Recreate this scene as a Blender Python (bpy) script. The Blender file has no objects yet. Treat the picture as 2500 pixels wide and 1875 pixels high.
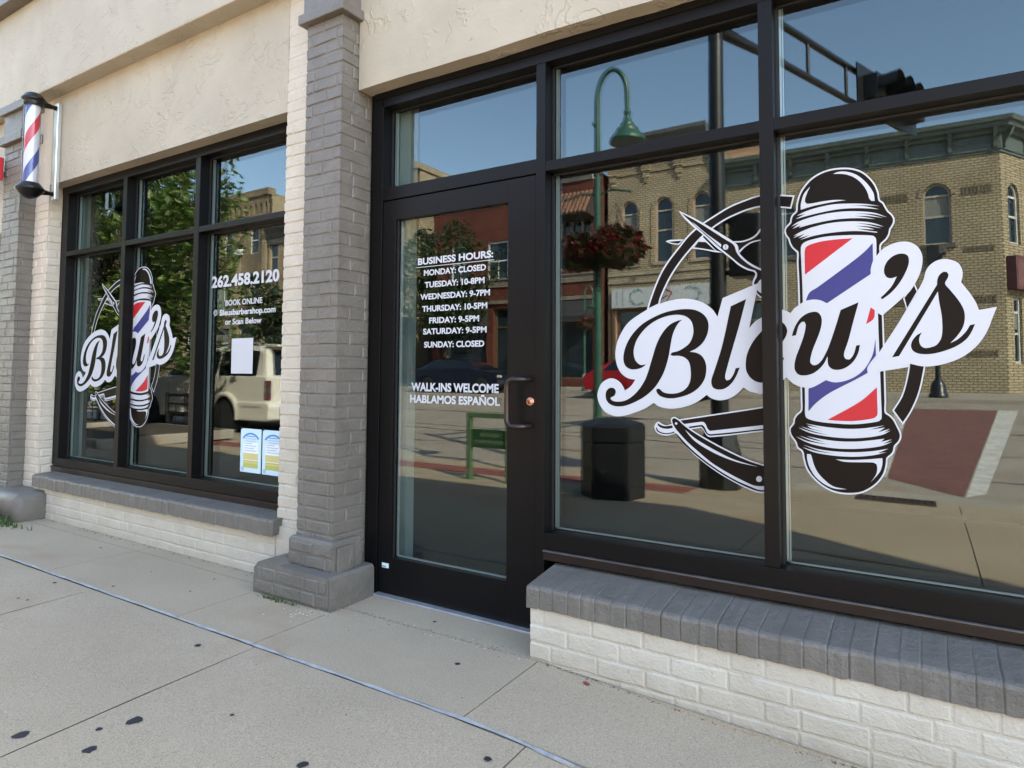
import bpy, bmesh, math, random
from mathutils import Vector, Matrix
from mathutils.geometry import tessellate_polygon
R = math.radians
random.seed(11)
sc = bpy.context.scene
col = sc.collection
# ------------------------------------------------------------------ camera, sky, sun, exposure
CAM_D, CAM_H = 2.6768, 1.1999
cam_data = bpy.data.cameras.new('camera')
cam = bpy.data.objects.new('camera', cam_data)
col.objects.link(cam)
_right = Vector((0.84774, 0.53040, 0.00570)).normalized()
_fwd = Vector((-0.52930, 0.84685, 0.05157))
_fwd = (_fwd - _right * _fwd.dot(_right)).normalized()
_up = _right.cross(_fwd)
cam.matrix_world = Matrix(((_right.x, _up.x, -_fwd.x, 0.0), (_right.y, _up.y, -_fwd.y, -CAM_D), (_right.z, _up.z, -_fwd.z, CAM_H), (0, 0, 0, 1)))
cam_data.sensor_width = 36.0
cam_data.lens = 1600.0 / 2500.0 * 36.0
cam_data.shift_y = -(937.5 - 826.916) / 2500.0
cam_data.clip_start = 0.05
cam_data.clip_end = 2000
sc.camera = cam
SUN_EL, SUN_AZ = 38.0, 63.4            # azimuth measured from +Y towards +X
world = bpy.data.worlds.new('World')
sc.world = world
world.use_nodes = True
wn = world.node_tree
bgn = wn.nodes['Background']
sky = wn.nodes.new('ShaderNodeTexSky')
sky.sky_type = 'NISHITA'
sky.sun_disc = False
sky.sun_elevation = R(SUN_EL)
sky.sun_rotation = R(SUN_AZ)
sky.air_density = 1.0
sky.dust_density = 0.9
sky.ozone_density = 1.2
_tint = wn.nodes.new('ShaderNodeMix'); _tint.data_type = 'RGBA'; _tint.blend_type = 'MULTIPLY'
_tint.inputs[0].default_value = 1.0
_tint.inputs[7].default_value = (1.10, 1.0, 0.89, 1)
wn.links.new(sky.outputs[0], _tint.inputs[6])
wn.links.new(_tint.outputs[2], bgn.inputs[0])
bgn.inputs[1].default_value = 0.15
sun_data = bpy.data.lights.new('sun', 'SUN')
sun_data.energy = 4.3
sun_data.angle = R(0.5)
sun_data.color = (1.0, 0.84, 0.64)
sun = bpy.data.objects.new('sun', sun_data)
col.objects.link(sun)
_sd = Vector((math.sin(R(SUN_AZ)) * math.cos(R(SUN_EL)), math.cos(R(SUN_AZ)) * math.cos(R(SUN_EL)), math.sin(R(SUN_EL))))
sun.rotation_euler = (-_sd).to_track_quat('-Z', 'Y').to_euler()
sun.location = _sd * 60
sc.view_settings.view_transform = 'Standard'
sc.view_settings.look = 'None'
sc.view_settings.exposure = 3.0
sc.view_settings.gamma = 1.0
sc.render.engine = 'CYCLES'
sc.cycles.max_bounces = 10
sc.cycles.transparent_max_bounces = 12
sc.cycles.caustics_reflective = False
sc.cycles.caustics_refractive = False

# ------------------------------------------------------------------ materials
MATS = {}
def nt(name):
    m = bpy.data.materials.new(name)
    m.use_nodes = True
    return m, m.node_tree, m.node_tree.nodes['Principled BSDF']
def node(t, typ, **kw):
    n = t.nodes.new(typ)
    for k, v in kw.items():
        setattr(n, k, v)
    return n
def ramp(t, src, stops):
    r = node(t, 'ShaderNodeValToRGB')
    e = r.color_ramp.elements
    e[0].position, e[0].color = stops[0][0], tuple(stops[0][1]) + (1,)
    e[1].position, e[1].color = stops[1][0], tuple(stops[1][1]) + (1,)
    for p, c in stops[2:]:
        x = e.new(p)
        x.color = tuple(c) + (1,)
    t.links.new(src, r.inputs[0])
    return r.outputs[0]
def coords(t, scale=1.0):
    tc = node(t, 'ShaderNodeNewGeometry')
    mp = node(t, 'ShaderNodeVectorMath', operation='SCALE')
    mp.inputs['Scale'].default_value = scale
    t.links.new(tc.outputs['Position'], mp.inputs[0])
    return mp.outputs[0]
def objco(t, scale=1.0):
    tc = node(t, 'ShaderNodeTexCoord')
    mp = node(t, 'ShaderNodeVectorMath', operation='SCALE')
    mp.inputs['Scale'].default_value = scale
    t.links.new(tc.outputs['Object'], mp.inputs[0])
    return mp.outputs[0]
def noise(t, co, scale, detail=4, rough=0.55, dist=0.0):
    n = node(t, 'ShaderNodeTexNoise')
    n.inputs['Scale'].default_value = scale
    n.inputs['Detail'].default_value = detail
    n.inputs['Roughness'].default_value = rough
    n.inputs['Distortion'].default_value = dist
    t.links.new(co, n.inputs['Vector'])
    return n.outputs['Fac']
def mixc(t, fac, a, b, mode='MIX'):
    m = node(t, 'ShaderNodeMix', data_type='RGBA', blend_type=mode)
    for s, v in ((m.inputs[0], fac), (m.inputs[6], a), (m.inputs[7], b)):
        if hasattr(v, 'node'):
            t.links.new(v, s)
        elif isinstance(v, (tuple, list)):
            s.default_value = tuple(v) + (1,)
        else:
            s.default_value = v
    return m.outputs[2]
def math_(t, op, a, b=0.0):
    m = node(t, 'ShaderNodeMath', operation=op)
    for s, v in ((m.inputs[0], a), (m.inputs[1], b)):
        if hasattr(v, 'node'):
            t.links.new(v, s)
        else:
            s.default_value = v
    return m.outputs[0]
def bump(t, bsdf, h, strength, dist=0.01, chain=None):
    b = node(t, 'ShaderNodeBump')
    b.inputs['Strength'].default_value = strength
    b.inputs['Distance'].default_value = dist
    t.links.new(h, b.inputs['Height'])
    if chain:
        t.links.new(chain, b.inputs['Normal'])
    t.links.new(b.outputs[0], bsdf.inputs['Normal'])
    return b.outputs[0]
def M(name, color, rough=0.6, metal=0.0, var=0.0, vscale=3.0, bmp=0.0, bscale=60.0, coat=0.0, spec=None):
    if name in MATS:
        return MATS[name]
    m, t, b = nt(name)
    b.inputs['Base Color'].default_value = tuple(color) + (1,)
    b.inputs['Roughness'].default_value = rough
    b.inputs['Metallic'].default_value = metal
    if spec is not None:
        b.inputs['Specular IOR Level'].default_value = spec
    if coat:
        b.inputs['Coat Weight'].default_value = coat
        b.inputs['Coat Roughness'].default_value = 0.04
    co = objco(t)
    if var:
        n = noise(t, co, vscale, 6, 0.6)
        c = ramp(t, n, [(0.3, [v * (1 - var) for v in color]), (0.7, [min(1, v * (1 + var)) for v in color])])
        t.links.new(c, b.inputs['Base Color'])
    if bmp:
        bump(t, b, noise(t, co, bscale, 4, 0.6), bmp, 0.004)
    MATS[name] = m
    return m
def m_stucco():
    m, t, b = nt('cream_stucco')
    co = coords(t)
    warp = node(t, 'ShaderNodeTexNoise'); warp.inputs['Scale'].default_value = 5.0; warp.inputs['Detail'].default_value = 3
    t.links.new(co, warp.inputs['Vector'])
    sh = node(t, 'ShaderNodeVectorMath', operation='MULTIPLY_ADD')
    sh.inputs[1].default_value = (0.35, 0.35, 0.35)
    t.links.new(warp.outputs['Color'], sh.inputs[0]); t.links.new(co, sh.inputs[2])
    ridge = noise(t, sh.outputs[0], 9.0, 2, 0.45)
    d = math_(t, 'ABSOLUTE', math_(t, 'SUBTRACT', ridge, 0.5))
    line = math_(t, 'SUBTRACT', 1.0, math_(t, 'MULTIPLY', d, 15.0)); line = math_(t, 'MAXIMUM', line, 0.0)
    mask = noise(t, co, 4.3, 2, 0.5)
    mk = math_(t, 'MULTIPLY', math_(t, 'MAXIMUM', math_(t, 'SUBTRACT', mask, 0.46), 0.0), 9.0)
    mk = math_(t, 'MINIMUM', mk, 1.0)
    line = math_(t, 'MULTIPLY', line, mk)
    fine = noise(t, co, 38.0, 5, 0.6)
    big = noise(t, co, 3.0, 3, 0.5)
    h = math_(t, 'ADD', math_(t, 'MULTIPLY', line, 0.85), math_(t, 'ADD', math_(t, 'MULTIPLY', fine, 0.45), math_(t, 'MULTIPLY', big, 0.8)))
    bump(t, b, h, 0.58, 0.010)
    base = ramp(t, noise(t, co, 2.2, 5, 0.6), [(0.3, (0.315, 0.285, 0.225)), (0.7, (0.375, 0.342, 0.272))])
    spots = node(t, 'ShaderNodeTexVoronoi'); spots.inputs['Scale'].default_value = 8.0
    t.links.new(sh.outputs[0], spots.inputs['Vector'])
    sp = math_(t, 'LESS_THAN', spots.outputs['Distance'], 0.085)
    sp = math_(t, 'MULTIPLY', sp, math_(t, 'GREATER_THAN', noise(t, co, 2.1, 2), 0.50))
    base = mixc(t, math_(t, 'MULTIPLY', sp, 0.45), base, (0.20, 0.16, 0.12))
    t.links.new(base, b.inputs['Base Color'])
    b.inputs['Roughness'].default_value = 0.62
    b.inputs['Specular IOR Level'].default_value = 0.3
    return m
def m_paint(name, c1, c2, dirt=(0.30, 0.24, 0.17), dirt_amt=0.0, rough=0.55):
    m, t, b = nt(name)
    co = coords(t)
    base = ramp(t, noise(t, co, 6.0, 6, 0.6), [(0.3, c1), (0.7, c2)])
    pits = math_(t, 'GREATER_THAN', noise(t, co, 46.0, 3, 0.5), 0.70)
    base = mixc(t, math_(t, 'MULTIPLY', pits, 0.5), base, [v * 0.55 for v in c1])
    if dirt_amt:
        sep = node(t, 'ShaderNodeSeparateXYZ'); t.links.new(co, sep.inputs[0])
        low = node(t, 'ShaderNodeMapRange'); low.inputs[1].default_value = 0.12; low.inputs[2].default_value = -0.05
        t.links.new(sep.outputs[2], low.inputs[0])
        f = math_(t, 'MULTIPLY', low.outputs[0], math_(t, 'MULTIPLY', noise(t, co, 9.0, 5, 0.7), dirt_amt))
        base = mixc(t, f, base, dirt)
    t.links.new(base, b.inputs['Base Color'])
    h = math_(t, 'ADD', math_(t, 'MULTIPLY', noise(t, co, 85.0, 4, 0.65), 0.5), noise(t, co, 22.0, 5, 0.65))
    bump(t, b, h, 0.75, 0.009)
    b.inputs['Roughness'].default_value = rough
    b.inputs['Specular IOR Level'].default_value = 0.35
    return m
def m_concrete(name, c1, c2, speck=1.0, stain=True):
    m, t, b = nt(name)
    co = coords(t)
    base = ramp(t, noise(t, co, 1.3, 7, 0.62), [(0.28, c1), (0.72, c2)])
    f1 = noise(t, co, 120.0, 2, 0.5)
    base = mixc(t, math_(t, 'MULTIPLY', math_(t, 'GREATER_THAN', f1, 0.58), 0.55 * speck), base, [v * 0.55 for v in c1])
    f2 = node(t, 'ShaderNodeTexVoronoi'); f2.inputs['Scale'].default_value = 95.0
    t.links.new(co, f2.inputs['Vector'])
    w = math_(t, 'MULTIPLY', math_(t, 'LESS_THAN', f2.outputs['Distance'], 0.26), math_(t, 'GREATER_THAN', noise(t, co, 60.0, 2), 0.52))
    base = mixc(t, math_(t, 'MULTIPLY', w, 0.5 * speck), base, [min(1, v * 1.7) for v in c2])
    f3 = noise(t, co, 210.0, 3, 0.7)
    base = mixc(t, 0.55 * speck, base, ramp(t, f3, [(0.3, [v * 0.55 for v in c1]), (0.7, [min(1, v * 1.4) for v in c2])]))
    blot = noise(t, co, 0.42, 5, 0.7, 0.4)
    base = mixc(t, 1.0, base, ramp(t, blot, [(0.3, (0.86, 0.85, 0.84)), (0.7, (1.06, 1.06, 1.06))]), 'MULTIPLY')
    crk = node(t, 'ShaderNodeTexVoronoi'); crk.feature = 'DISTANCE_TO_EDGE'; crk.inputs['Scale'].default_value = 0.55
    wv = node(t, 'ShaderNodeVectorMath', operation='MULTIPLY_ADD'); wv.inputs[1].default_value = (.5, .5, .5)
    wn2 = node(t, 'ShaderNodeTexNoise'); wn2.inputs['Scale'].default_value = 3.0; wn2.inputs['Detail'].default_value = 6; t.links.new(co, wn2.inputs['Vector'])
    t.links.new(wn2.outputs['Color'], wv.inputs[0]); t.links.new(co, wv.inputs[2]); t.links.new(wv.outputs[0], crk.inputs['Vector'])
    cl = math_(t, 'MULTIPLY', math_(t, 'LESS_THAN', crk.outputs['Distance'], 0.0022), math_(t, 'GREATER_THAN', noise(t, co, .6, 2), .62))
    base = mixc(t, math_(t, 'MULTIPLY', cl, 0.55), base, (0.06, 0.05, 0.04))
    if stain:
        s = noise(t, co, 0.9, 4, 0.6, 0.6)
        s2 = math_(t, 'MAXIMUM', math_(t, 'MULTIPLY', math_(t, 'SUBTRACT', s, 0.56), 4.0), 0.0)
        base = mixc(t, math_(t, 'MINIMUM', s2, 0.45), base, (0.26, 0.175, 0.105))
    t.links.new(base, b.inputs['Base Color'])
    h = math_(t, 'ADD', math_(t, 'MULTIPLY', f1, 0.5), noise(t, co, 30.0, 4, 0.6))
    bump(t, b, h, 0.35, 0.004)
    b.inputs['Roughness'].default_value = 0.85
    b.inputs['Specular IOR Level'].default_value = 0.25
    return m
def m_brick(name, ca, cb, mortar, bw=0.21, bh=0.072, rough=0.85, mort=0.012, dirt=0.35):
    m, t, b = nt(name)
    co = coords(t)
    sep = node(t, 'ShaderNodeSeparateXYZ'); t.links.new(co, sep.inputs[0])
    u = math_(t, 'ADD', sep.outputs[0], sep.outputs[1])
    cmb = node(t, 'ShaderNodeCombineXYZ'); t.links.new(u, cmb.inputs[0]); t.links.new(sep.outputs[2], cmb.inputs[1])
    br = node(t, 'ShaderNodeTexBrick')
    br.inputs['Scale'].default_value = 1.0
    br.inputs['Brick Width'].default_value = bw
    br.inputs['Row Height'].default_value = bh
    br.inputs['Mortar Size'].default_value = mort
    br.inputs['Mortar Smooth'].default_value = 0.2
    br.inputs['Bias'].default_value = 0.0
    br.inputs['Color1'].default_value = tuple(ca) + (1,)
    br.inputs['Color2'].default_value = tuple(cb) + (1,)
    br.inputs['Mortar'].default_value = tuple(mortar) + (1,)
    t.links.new(cmb.outputs[0], br.inputs['Vector'])
    n = noise(t, co, 0.7, 6, 0.62)
    d = ramp(t, n, [(0.3, (1 - dirt,) * 3), (0.65, (1.0, 1.0, 1.0))])
    c = mixc(t, 1.0, br.outputs['Color'], d, 'MULTIPLY')
    n2 = noise(t, co, 14.0, 3, 0.6)
    c = mixc(t, 1.0, c, ramp(t, n2, [(0.25, (0.62, 0.60, 0.57)), (0.75, (1.15, 1.12, 1.1))]), 'MULTIPLY')
    t.links.new(c, b.inputs['Base Color'])
    bump(t, b, br.outputs['Fac'], -0.6, 0.012)
    b.inputs['Roughness'].default_value = rough
    b.inputs['Specular IOR Level'].default_value = 0.2
    return m
def m_glass(name, tint, ior, warp=0.0, gtint=(1, 1, 1)):
    m, t, b = nt(name)
    out = t.nodes['Material Output']
    g = node(t, 'ShaderNodeNewGeometry')
    dp = node(t, 'ShaderNodeVectorMath', operation='DOT_PRODUCT')
    t.links.new(g.outputs['Normal'], dp.inputs[0]); t.links.new(g.outputs['Incoming'], dp.inputs[1])
    r0 = ((ior - 1) / (ior + 1)) ** 2
    fr = math_(t, 'ADD', r0, math_(t, 'MULTIPLY', 0.45 * (1 - r0), math_(t, 'POWER', math_(t, 'SUBTRACT', 1.0, math_(t, 'ABSOLUTE', dp.outputs['Value'])), 5.0)))
    tr = node(t, 'ShaderNodeBsdfTransparent'); tr.inputs[0].default_value = tuple(tint) + (1,)
    gl = node(t, 'ShaderNodeBsdfGlossy'); gl.inputs['Roughness'].default_value = 0.0
    gl.inputs['Color'].default_value = tuple(gtint) + (1,)
    mx = node(t, 'ShaderNodeMixShader')
    t.links.new(fr, mx.inputs[0]); t.links.new(tr.outputs[0], mx.inputs[1]); t.links.new(gl.outputs[0], mx.inputs[2])
    if warp:
        co = coords(t)
        bp = node(t, 'ShaderNodeBump'); bp.inputs['Strength'].default_value = 1.0; bp.inputs['Distance'].default_value = warp
        t.links.new(noise(t, co, 1.7, 0, 0.4), bp.inputs['Height'])
        t.links.new(bp.outputs[0], gl.inputs['Normal'])
    t.links.new(mx.outputs[0], out.inputs['Surface'])
    return m
def m_leaf(name, dark, mid, light, scale=1.2):
    m, t, b = nt(name)
    co = coords(t)
    g = node(t, 'ShaderNodeNewGeometry')
    rnd = g.outputs['Random Per Island']
    c = ramp(t, rnd, [(0.0, dark), (0.55, mid), (1.0, light)])
    c = mixc(t, 1.0, c, ramp(t, noise(t, co, scale, 3), [(0.3, (0.65, 0.7, 0.6)), (0.7, (1.2, 1.15, 1.1))]), 'MULTIPLY')
    t.links.new(c, b.inputs['Base Color'])
    b.inputs['Roughness'].default_value = 0.5
    b.inputs['Transmission Weight'].default_value = 0.0
    tl = node(t, 'ShaderNodeBsdfTranslucent')
    t.links.new(c, tl.inputs[0])
    mx = node(t, 'ShaderNodeMixShader'); mx.inputs[0].default_value = 0.3
    t.links.new(b.outputs[0], mx.inputs[1]); t.links.new(tl.outputs[0], mx.inputs[2])
    t.links.new(mx.outputs[0], t.nodes['Material Output'].inputs['Surface'])
    return m
STUCCO = m_stucco()
CREAM = m_paint('cream_paint', (0.435, 0.39, 0.32), (0.505, 0.46, 0.385), dirt_amt=0.9)
GREY = m_paint('grey_paint', (0.112, 0.102, 0.088), (0.146, 0.134, 0.118), dirt=(0.12, 0.10, 0.08), dirt_amt=0.5, rough=0.45)
WALK = m_concrete('sidewalk_concrete', (0.305, 0.247, 0.172), (0.385, 0.315, 0.224))
ROADM = m_concrete('road_concrete', (0.26, 0.225, 0.185), (0.34, 0.295, 0.24), 0.6)
KERBM = m_concrete('kerb_concrete', (0.30, 0.27, 0.225), (0.38, 0.34, 0.285), 0.6)
JOINT = M('joint_dirt', (0.10, 0.085, 0.07), 0.95)
CAULK = M('white_caulk', (0.33, 0.33, 0.335), 0.55, var=0.35, vscale=14)
FRAME = M('bronze_aluminium', (0.0042, 0.0040, 0.0044), 0.36, 0.0, var=0.15, spec=0.16)
FRAME2 = M('bronze_flashing', (0.020, 0.014, 0.012), 0.28, 0.35, var=0.35)
FRAME3 = M('flashing_highlight', (0.085, 0.08, 0.08), 0.4, 0.3, var=0.4, vscale=10)  # paler strip paints the highlight along the flashing's top edge
GASKET = M('black_rubber', (0.006, 0.006, 0.007), 0.6)
SPACER = M('aluminium_spacer', (0.62, 0.68, 0.68), 0.35, 0.6)
GLASS = m_glass('shop_glass', (0.62, 0.67, 0.66), 1.70, 0.0004, (0.85, 0.96, 1.0))
HIDE = M('interior_dark', (0.006, 0.0065, 0.0065), 0.9)  # near-black colour put on the room surfaces to keep light low inside
INWHITE = M('interior_white_wall', (0.62, 0.66, 0.64), 0.7)
VW = M('white_vinyl', (0.455, 0.475, 0.52), 0.4, spec=0.25)
VK = M('black_vinyl', (0.007, 0.005, 0.004), 0.42, spec=0.10)
VR = M('red_vinyl', (0.40, 0.017, 0.026), 0.4, spec=0.25)
VB = M('blue_vinyl', (0.032, 0.034, 0.155), 0.4, spec=0.25)
WHITE = M('white_paint', (0.75, 0.75, 0.74), 0.4)
BLACKM = M('black_metal', (0.012, 0.012, 0.014), 0.35)
GREENM = M('green_painted_metal', (0.035, 0.105, 0.075), 0.4, var=0.2, vscale=5)
STEEL = M('brushed_steel', (0.55, 0.56, 0.57), 0.35, 0.9)
# ------------------------------------------------------------------ geometry helpers
class MB:
    """collects boxes, prisms, tubes and lathes and links them as ONE mesh object"""
    def __init__(self):
        self.v, self.f, self.mi, self.sm = [], [], [], []
    def add(self, vs, fs, mi=0, smooth=False):
        o = len(self.v)
        self.v += [tuple(p) for p in vs]
        for f in fs:
            self.f.append(tuple(o + i for i in f)); self.mi.append(mi); self.sm.append(smooth)
        return self
    def box(self, x0, x1, y0, y1, z0, z1, mi=0, bev=0.0):
        if x0 > x1: x0, x1 = x1, x0
        if y0 > y1: y0, y1 = y1, y0
        if z0 > z1: z0, z1 = z1, z0
        if bev <= 0:
            vs = [(x, y, z) for x in (x0, x1) for y in (y0, y1) for z in (z0, z1)]
            return self.add(vs, [(0, 1, 3, 2), (4, 6, 7, 5), (0, 4, 5, 1), (2, 3, 7, 6), (0, 2, 6, 4), (1, 5, 7, 3)], mi)
        b = min(bev, (x1 - x0) * .45, (y1 - y0) * .45, (z1 - z0) * .45)
        bm = bmesh.new()
        bmesh.ops.create_cube(bm, size=1.0)
        for v in bm.verts:
            v.co = Vector(((x0 + x1) / 2 + v.co.x * (x1 - x0), (y0 + y1) / 2 + v.co.y * (y1 - y0), (z0 + z1) / 2 + v.co.z * (z1 - z0)))
        bmesh.ops.bevel(bm, geom=bm.edges[:], offset=b, segments=2, profile=0.6, affect='EDGES')
        return self.bm(bm, mi)
    def bm(self, bm, mi=0, smooth=False):
        bm.verts.ensure_lookup_table(); bm.verts.index_update()
        self.add([v.co[:] for v in bm.verts], [[v.index for v in f.verts] for f in bm.faces], mi, smooth)
        bm.free()
        return self
    def prism(self, poly, axis, a, b, mi=0, smooth=False):
        """poly of 2-D points extruded along axis ('x','y','z') from a to b; the two coordinates are the remaining axes in order"""
        n = len(poly)
        def p3(p, t):
            return {'x': (t, p[0], p[1]), 'y': (p[0], t, p[1]), 'z': (p[0], p[1], t)}[axis]
        vs = [p3(p, a) for p in poly] + [p3(p, b) for p in poly]
        tris = tessellate_polygon([[Vector((p[0], p[1], 0)) for p in poly]])
        fs = [tuple(t) for t in tris] + [tuple(n + i for i in reversed(t)) for t in tris]
        fs += [(i, (i + 1) % n, n + (i + 1) % n, n + i) for i in range(n)]
        self.add(vs, fs[:2 * len(tris)], mi)
        o = len(self.v) - 2 * n
        for f in fs[2 * len(tris):]:
            self.f.append(tuple(o + i for i in f)); self.mi.append(mi); self.sm.append(smooth)
        return self
    def quad(self, a, b, c, d, mi=0):
        return self.add([a, b, c, d], [(0, 1, 2, 3)], mi)
    def tube(self, pts, r, n=10, mi=0, cap=True, smooth=True):
        pts = [Vector(p) for p in pts]
        rs = r if isinstance(r, (list, tuple)) else [r] * len(pts)
        vs, fs = [], []
        t0 = (pts[1] - pts[0]).normalized()
        nrm = Vector((0, 0, 1)) if abs(t0.z) < 0.9 else Vector((1, 0, 0))
        u = t0.cross(nrm).normalized()
        for i, p in enumerate(pts):
            if i == 0: t = t0
            elif i == len(pts) - 1: t = (pts[i] - pts[i - 1]).normalized()
            else: t = ((pts[i + 1] - p).normalized() + (p - pts[i - 1]).normalized()).normalized()
            u = (u - t * u.dot(t)).normalized()
            w = t.cross(u)
            for k in range(n):
                a = 2 * math.pi * k / n
                vs.append(p + (u * math.cos(a) + w * math.sin(a)) * rs[i])
        for i in range(len(pts) - 1):
            for k in range(n):
                fs.append((i * n + k, i * n + (k + 1) % n, (i + 1) * n + (k + 1) % n, (i + 1) * n + k))
        self.add(vs, fs, mi, smooth)
        if cap:
            self.add([vs[k] for k in range(n)], [tuple(reversed(range(n)))], mi)
            self.add([vs[-n + k] for k in range(n)], [tuple(range(n))], mi)
        return self
    def lathe(self, prof, c=(0, 0, 0), n=20, mi=0, axis='z', smooth=True):
        vs, fs = [], []
        for r_, z_ in prof:
            for k in range(n):
                a = 2 * math.pi * k / n
                x, y = r_ * math.cos(a), r_ * math.sin(a)
                p = {'z': (x, y, z_), 'y': (x, z_, y), 'x': (z_, x, y)}[axis]
                vs.append((c[0] + p[0], c[1] + p[1], c[2] + p[2]))
        m = len(prof)
        for i in range(m - 1):
            for k in range(n):
                fs.append((i * n + k, i * n + (k + 1) % n, (i + 1) * n + (k + 1) % n, (i + 1) * n + k))
        self.add(vs, fs, mi, smooth)
        if prof[0][0] > 1e-6: self.add(vs[:n], [tuple(range(n))], mi)
        if prof[-1][0] > 1e-6: self.add(vs[-n:], [tuple(range(n))], mi)
        return self
    def build(self, name, mats, parent=None, recalc=True):
        me = bpy.data.meshes.new(name)
        me.from_pydata(self.v, [], self.f)
        for m in (mats if isinstance(mats, (list, tuple)) else [mats]):
            me.materials.append(m)
        for p, i, s in zip(me.polygons, self.mi, self.sm):
            p.material_index = i; p.use_smooth = s
        if recalc:
            bm = bmesh.new(); bm.from_mesh(me)
            bmesh.ops.recalc_face_normals(bm, faces=bm.faces[:])
            bm.to_mesh(me); bm.free()
        me.update()
        o = bpy.data.objects.new(name, me)
        col.objects.link(o)
        if parent is not None:
            o.parent = parent
        return o
def tag(o, label=None, cat=None, group=None, kind=None):
    if label: o['label'] = label
    if cat: o['category'] = cat
    if group: o['group'] = group
    if kind: o['kind'] = kind
    return o
def empty(name, loc=(0, 0, 0), rz=0.0, label=None, cat=None, group=None):
    o = bpy.data.objects.new(name, None)
    col.objects.link(o)
    o.location = loc; o.rotation_euler = (0, 0, rz); o.empty_display_size = 0.2
    return tag(o, label, cat, group)
def copy_tree(o, parent=None):
    c = o.copy(); col.objects.link(c)
    if parent is not None: c.parent = parent
    for ch in list(o.children): copy_tree(ch, c)
    return c
def gz(x, y):
    """height of the walked and driven surface"""
    def ss(a):
        a = max(0.0, min(1.0, a)); return a * a * (3 - 2 * a)
    if y > -5.5:
        z = -0.027 * max(0.0, -y - 1.0)
        z -= 0.06 * ss((x + 1.43) / 1.1) * ss(1 - max(0.0, -y - 1.0) / 2.5)
        return z
    if y > -20.5: return -0.25 + 0.60 * (-y - 5.5) / 15.0
    return 0.47 + 0.02 * (-y - 20.5)
def spline(pts):
    """closed outline: Catmull-Rom through smooth points, sharp at flagged ones"""
    n = len(pts); out = []
    P = [Vector((p[0], p[1])) for p in pts]
    K = [p[2] for p in pts]
    for i in range(n):
        a, b = P[i], P[(i + 1) % n]
        p0 = P[i - 1] if not K[i] else a - (b - a)
        p3 = P[(i + 2) % n] if not K[(i + 1) % n] else b + (b - a)
        L = (b - a).length
        def tangent(prev, cur, nxt):
            d = nxt - prev
            l1, l2 = (cur - prev).length, (nxt - cur).length
            return d / max(l1 + l2, 1e-9) * L
        t1 = tangent(p0, a, b); t2 = tangent(a, b, p3)
        steps = max(1, min(10, int(L / 0.006)))
        if K[i] and K[(i + 1) % n]: steps = 1
        for s in range(steps):
            t = s / steps
            h1 = 2 * t ** 3 - 3 * t ** 2 + 1; h2 = t ** 3 - 2 * t ** 2 + t; h3 = -2 * t ** 3 + 3 * t ** 2; h4 = t ** 3 - t ** 2
            out.append(a * h1 + t1 * h2 + b * h3 + t2 * h4)
    return out
def bricks(mb, p0, u, nrm, length, z0, z1, course=0.0672, bl=0.203, phase=0.0, proud=0.006, mi=0, zbase=0.0):
    """painted brickwork: a backing sheet and one worn, chamfered raised face for every brick"""
    p0 = Vector(p0); u = Vector(u); nrm = Vector(nrm)
    def pt(s, z, d):
        q = p0 + u * s + nrm * d; return (q.x, q.y, z)
    mb.quad(pt(0, z0, 0), pt(length, z0, 0), pt(length, z1, 0), pt(0, z1, 0), mi)
    k = math.floor((z0 - zbase) / course)
    rj = lambda a: random.uniform(-a, a)
    while zbase + k * course < z1:
        j = 0.0038
        za, zb = zbase + k * course + j, zbase + (k + 1) * course - j
        za2, zb2 = max(za, z0), min(zb, z1)
        if zb2 - za2 > 0.012:
            s = -((phase + (k % 2) * 0.5 + rj(.06)) % 1.0) * bl
            while s < length:
                w = bl * random.uniform(.92, 1.08) if random.random() > .10 else bl * .55
                a, b = max(s + j * .7, 0.0), min(s + w - j * .7, length)
                if b - a > 0.02:
                    d = proud * random.uniform(0.45, 1.35)
                    ea = 0.0 if a <= 0.0 else .006; eb = 0.0 if b >= length else .006
                    n = max(1, min(4, int((b - a) / .055))); vs = []; fs = []
                    for row, (zz, dd, off) in enumerate(((za2, 0, 0), (za2 + .0055, d, 1), (zb2 - .0055, d, 1), (zb2, 0, 0))):
                        for q in range(n + 1):
                            t = q / n
                            sx = (a + (ea if off else 0)) * (1 - t) + (b - (eb if off else 0)) * t
                            vs.append(pt(sx, zz + rj(.0026), dd * random.uniform(.75, 1.2)))
                    for row in range(3):
                        for q in range(n):
                            i0 = row * (n + 1) + q; fs.append((i0, i0 + 1, i0 + n + 2, i0 + n + 1))
                    fs.append((0, n + 1, 2 * (n + 1), 3 * (n + 1))); fs.append((n, 2 * n + 1, 3 * n + 2, 4 * n + 3))
                    mb.add(vs, fs, mi)
                s += w
        k += 1
def text_mesh(body, bold=0.018):
    cu = bpy.data.curves.new('lettering', 'FONT')
    cu.body = body; cu.size = 1.0; cu.offset = bold; cu.resolution_u = 4; cu.fill_mode = 'FRONT'; cu.dimensions = '2D'
    o = bpy.data.objects.new('lettering', cu); col.objects.link(o)
    dg = bpy.context.evaluated_depsgraph_get(); dg.update()
    me = bpy.data.meshes.new_from_object(o.evaluated_get(dg))
    bpy.data.objects.remove(o); bpy.data.curves.remove(cu)
    return me
_CAP = None
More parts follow.
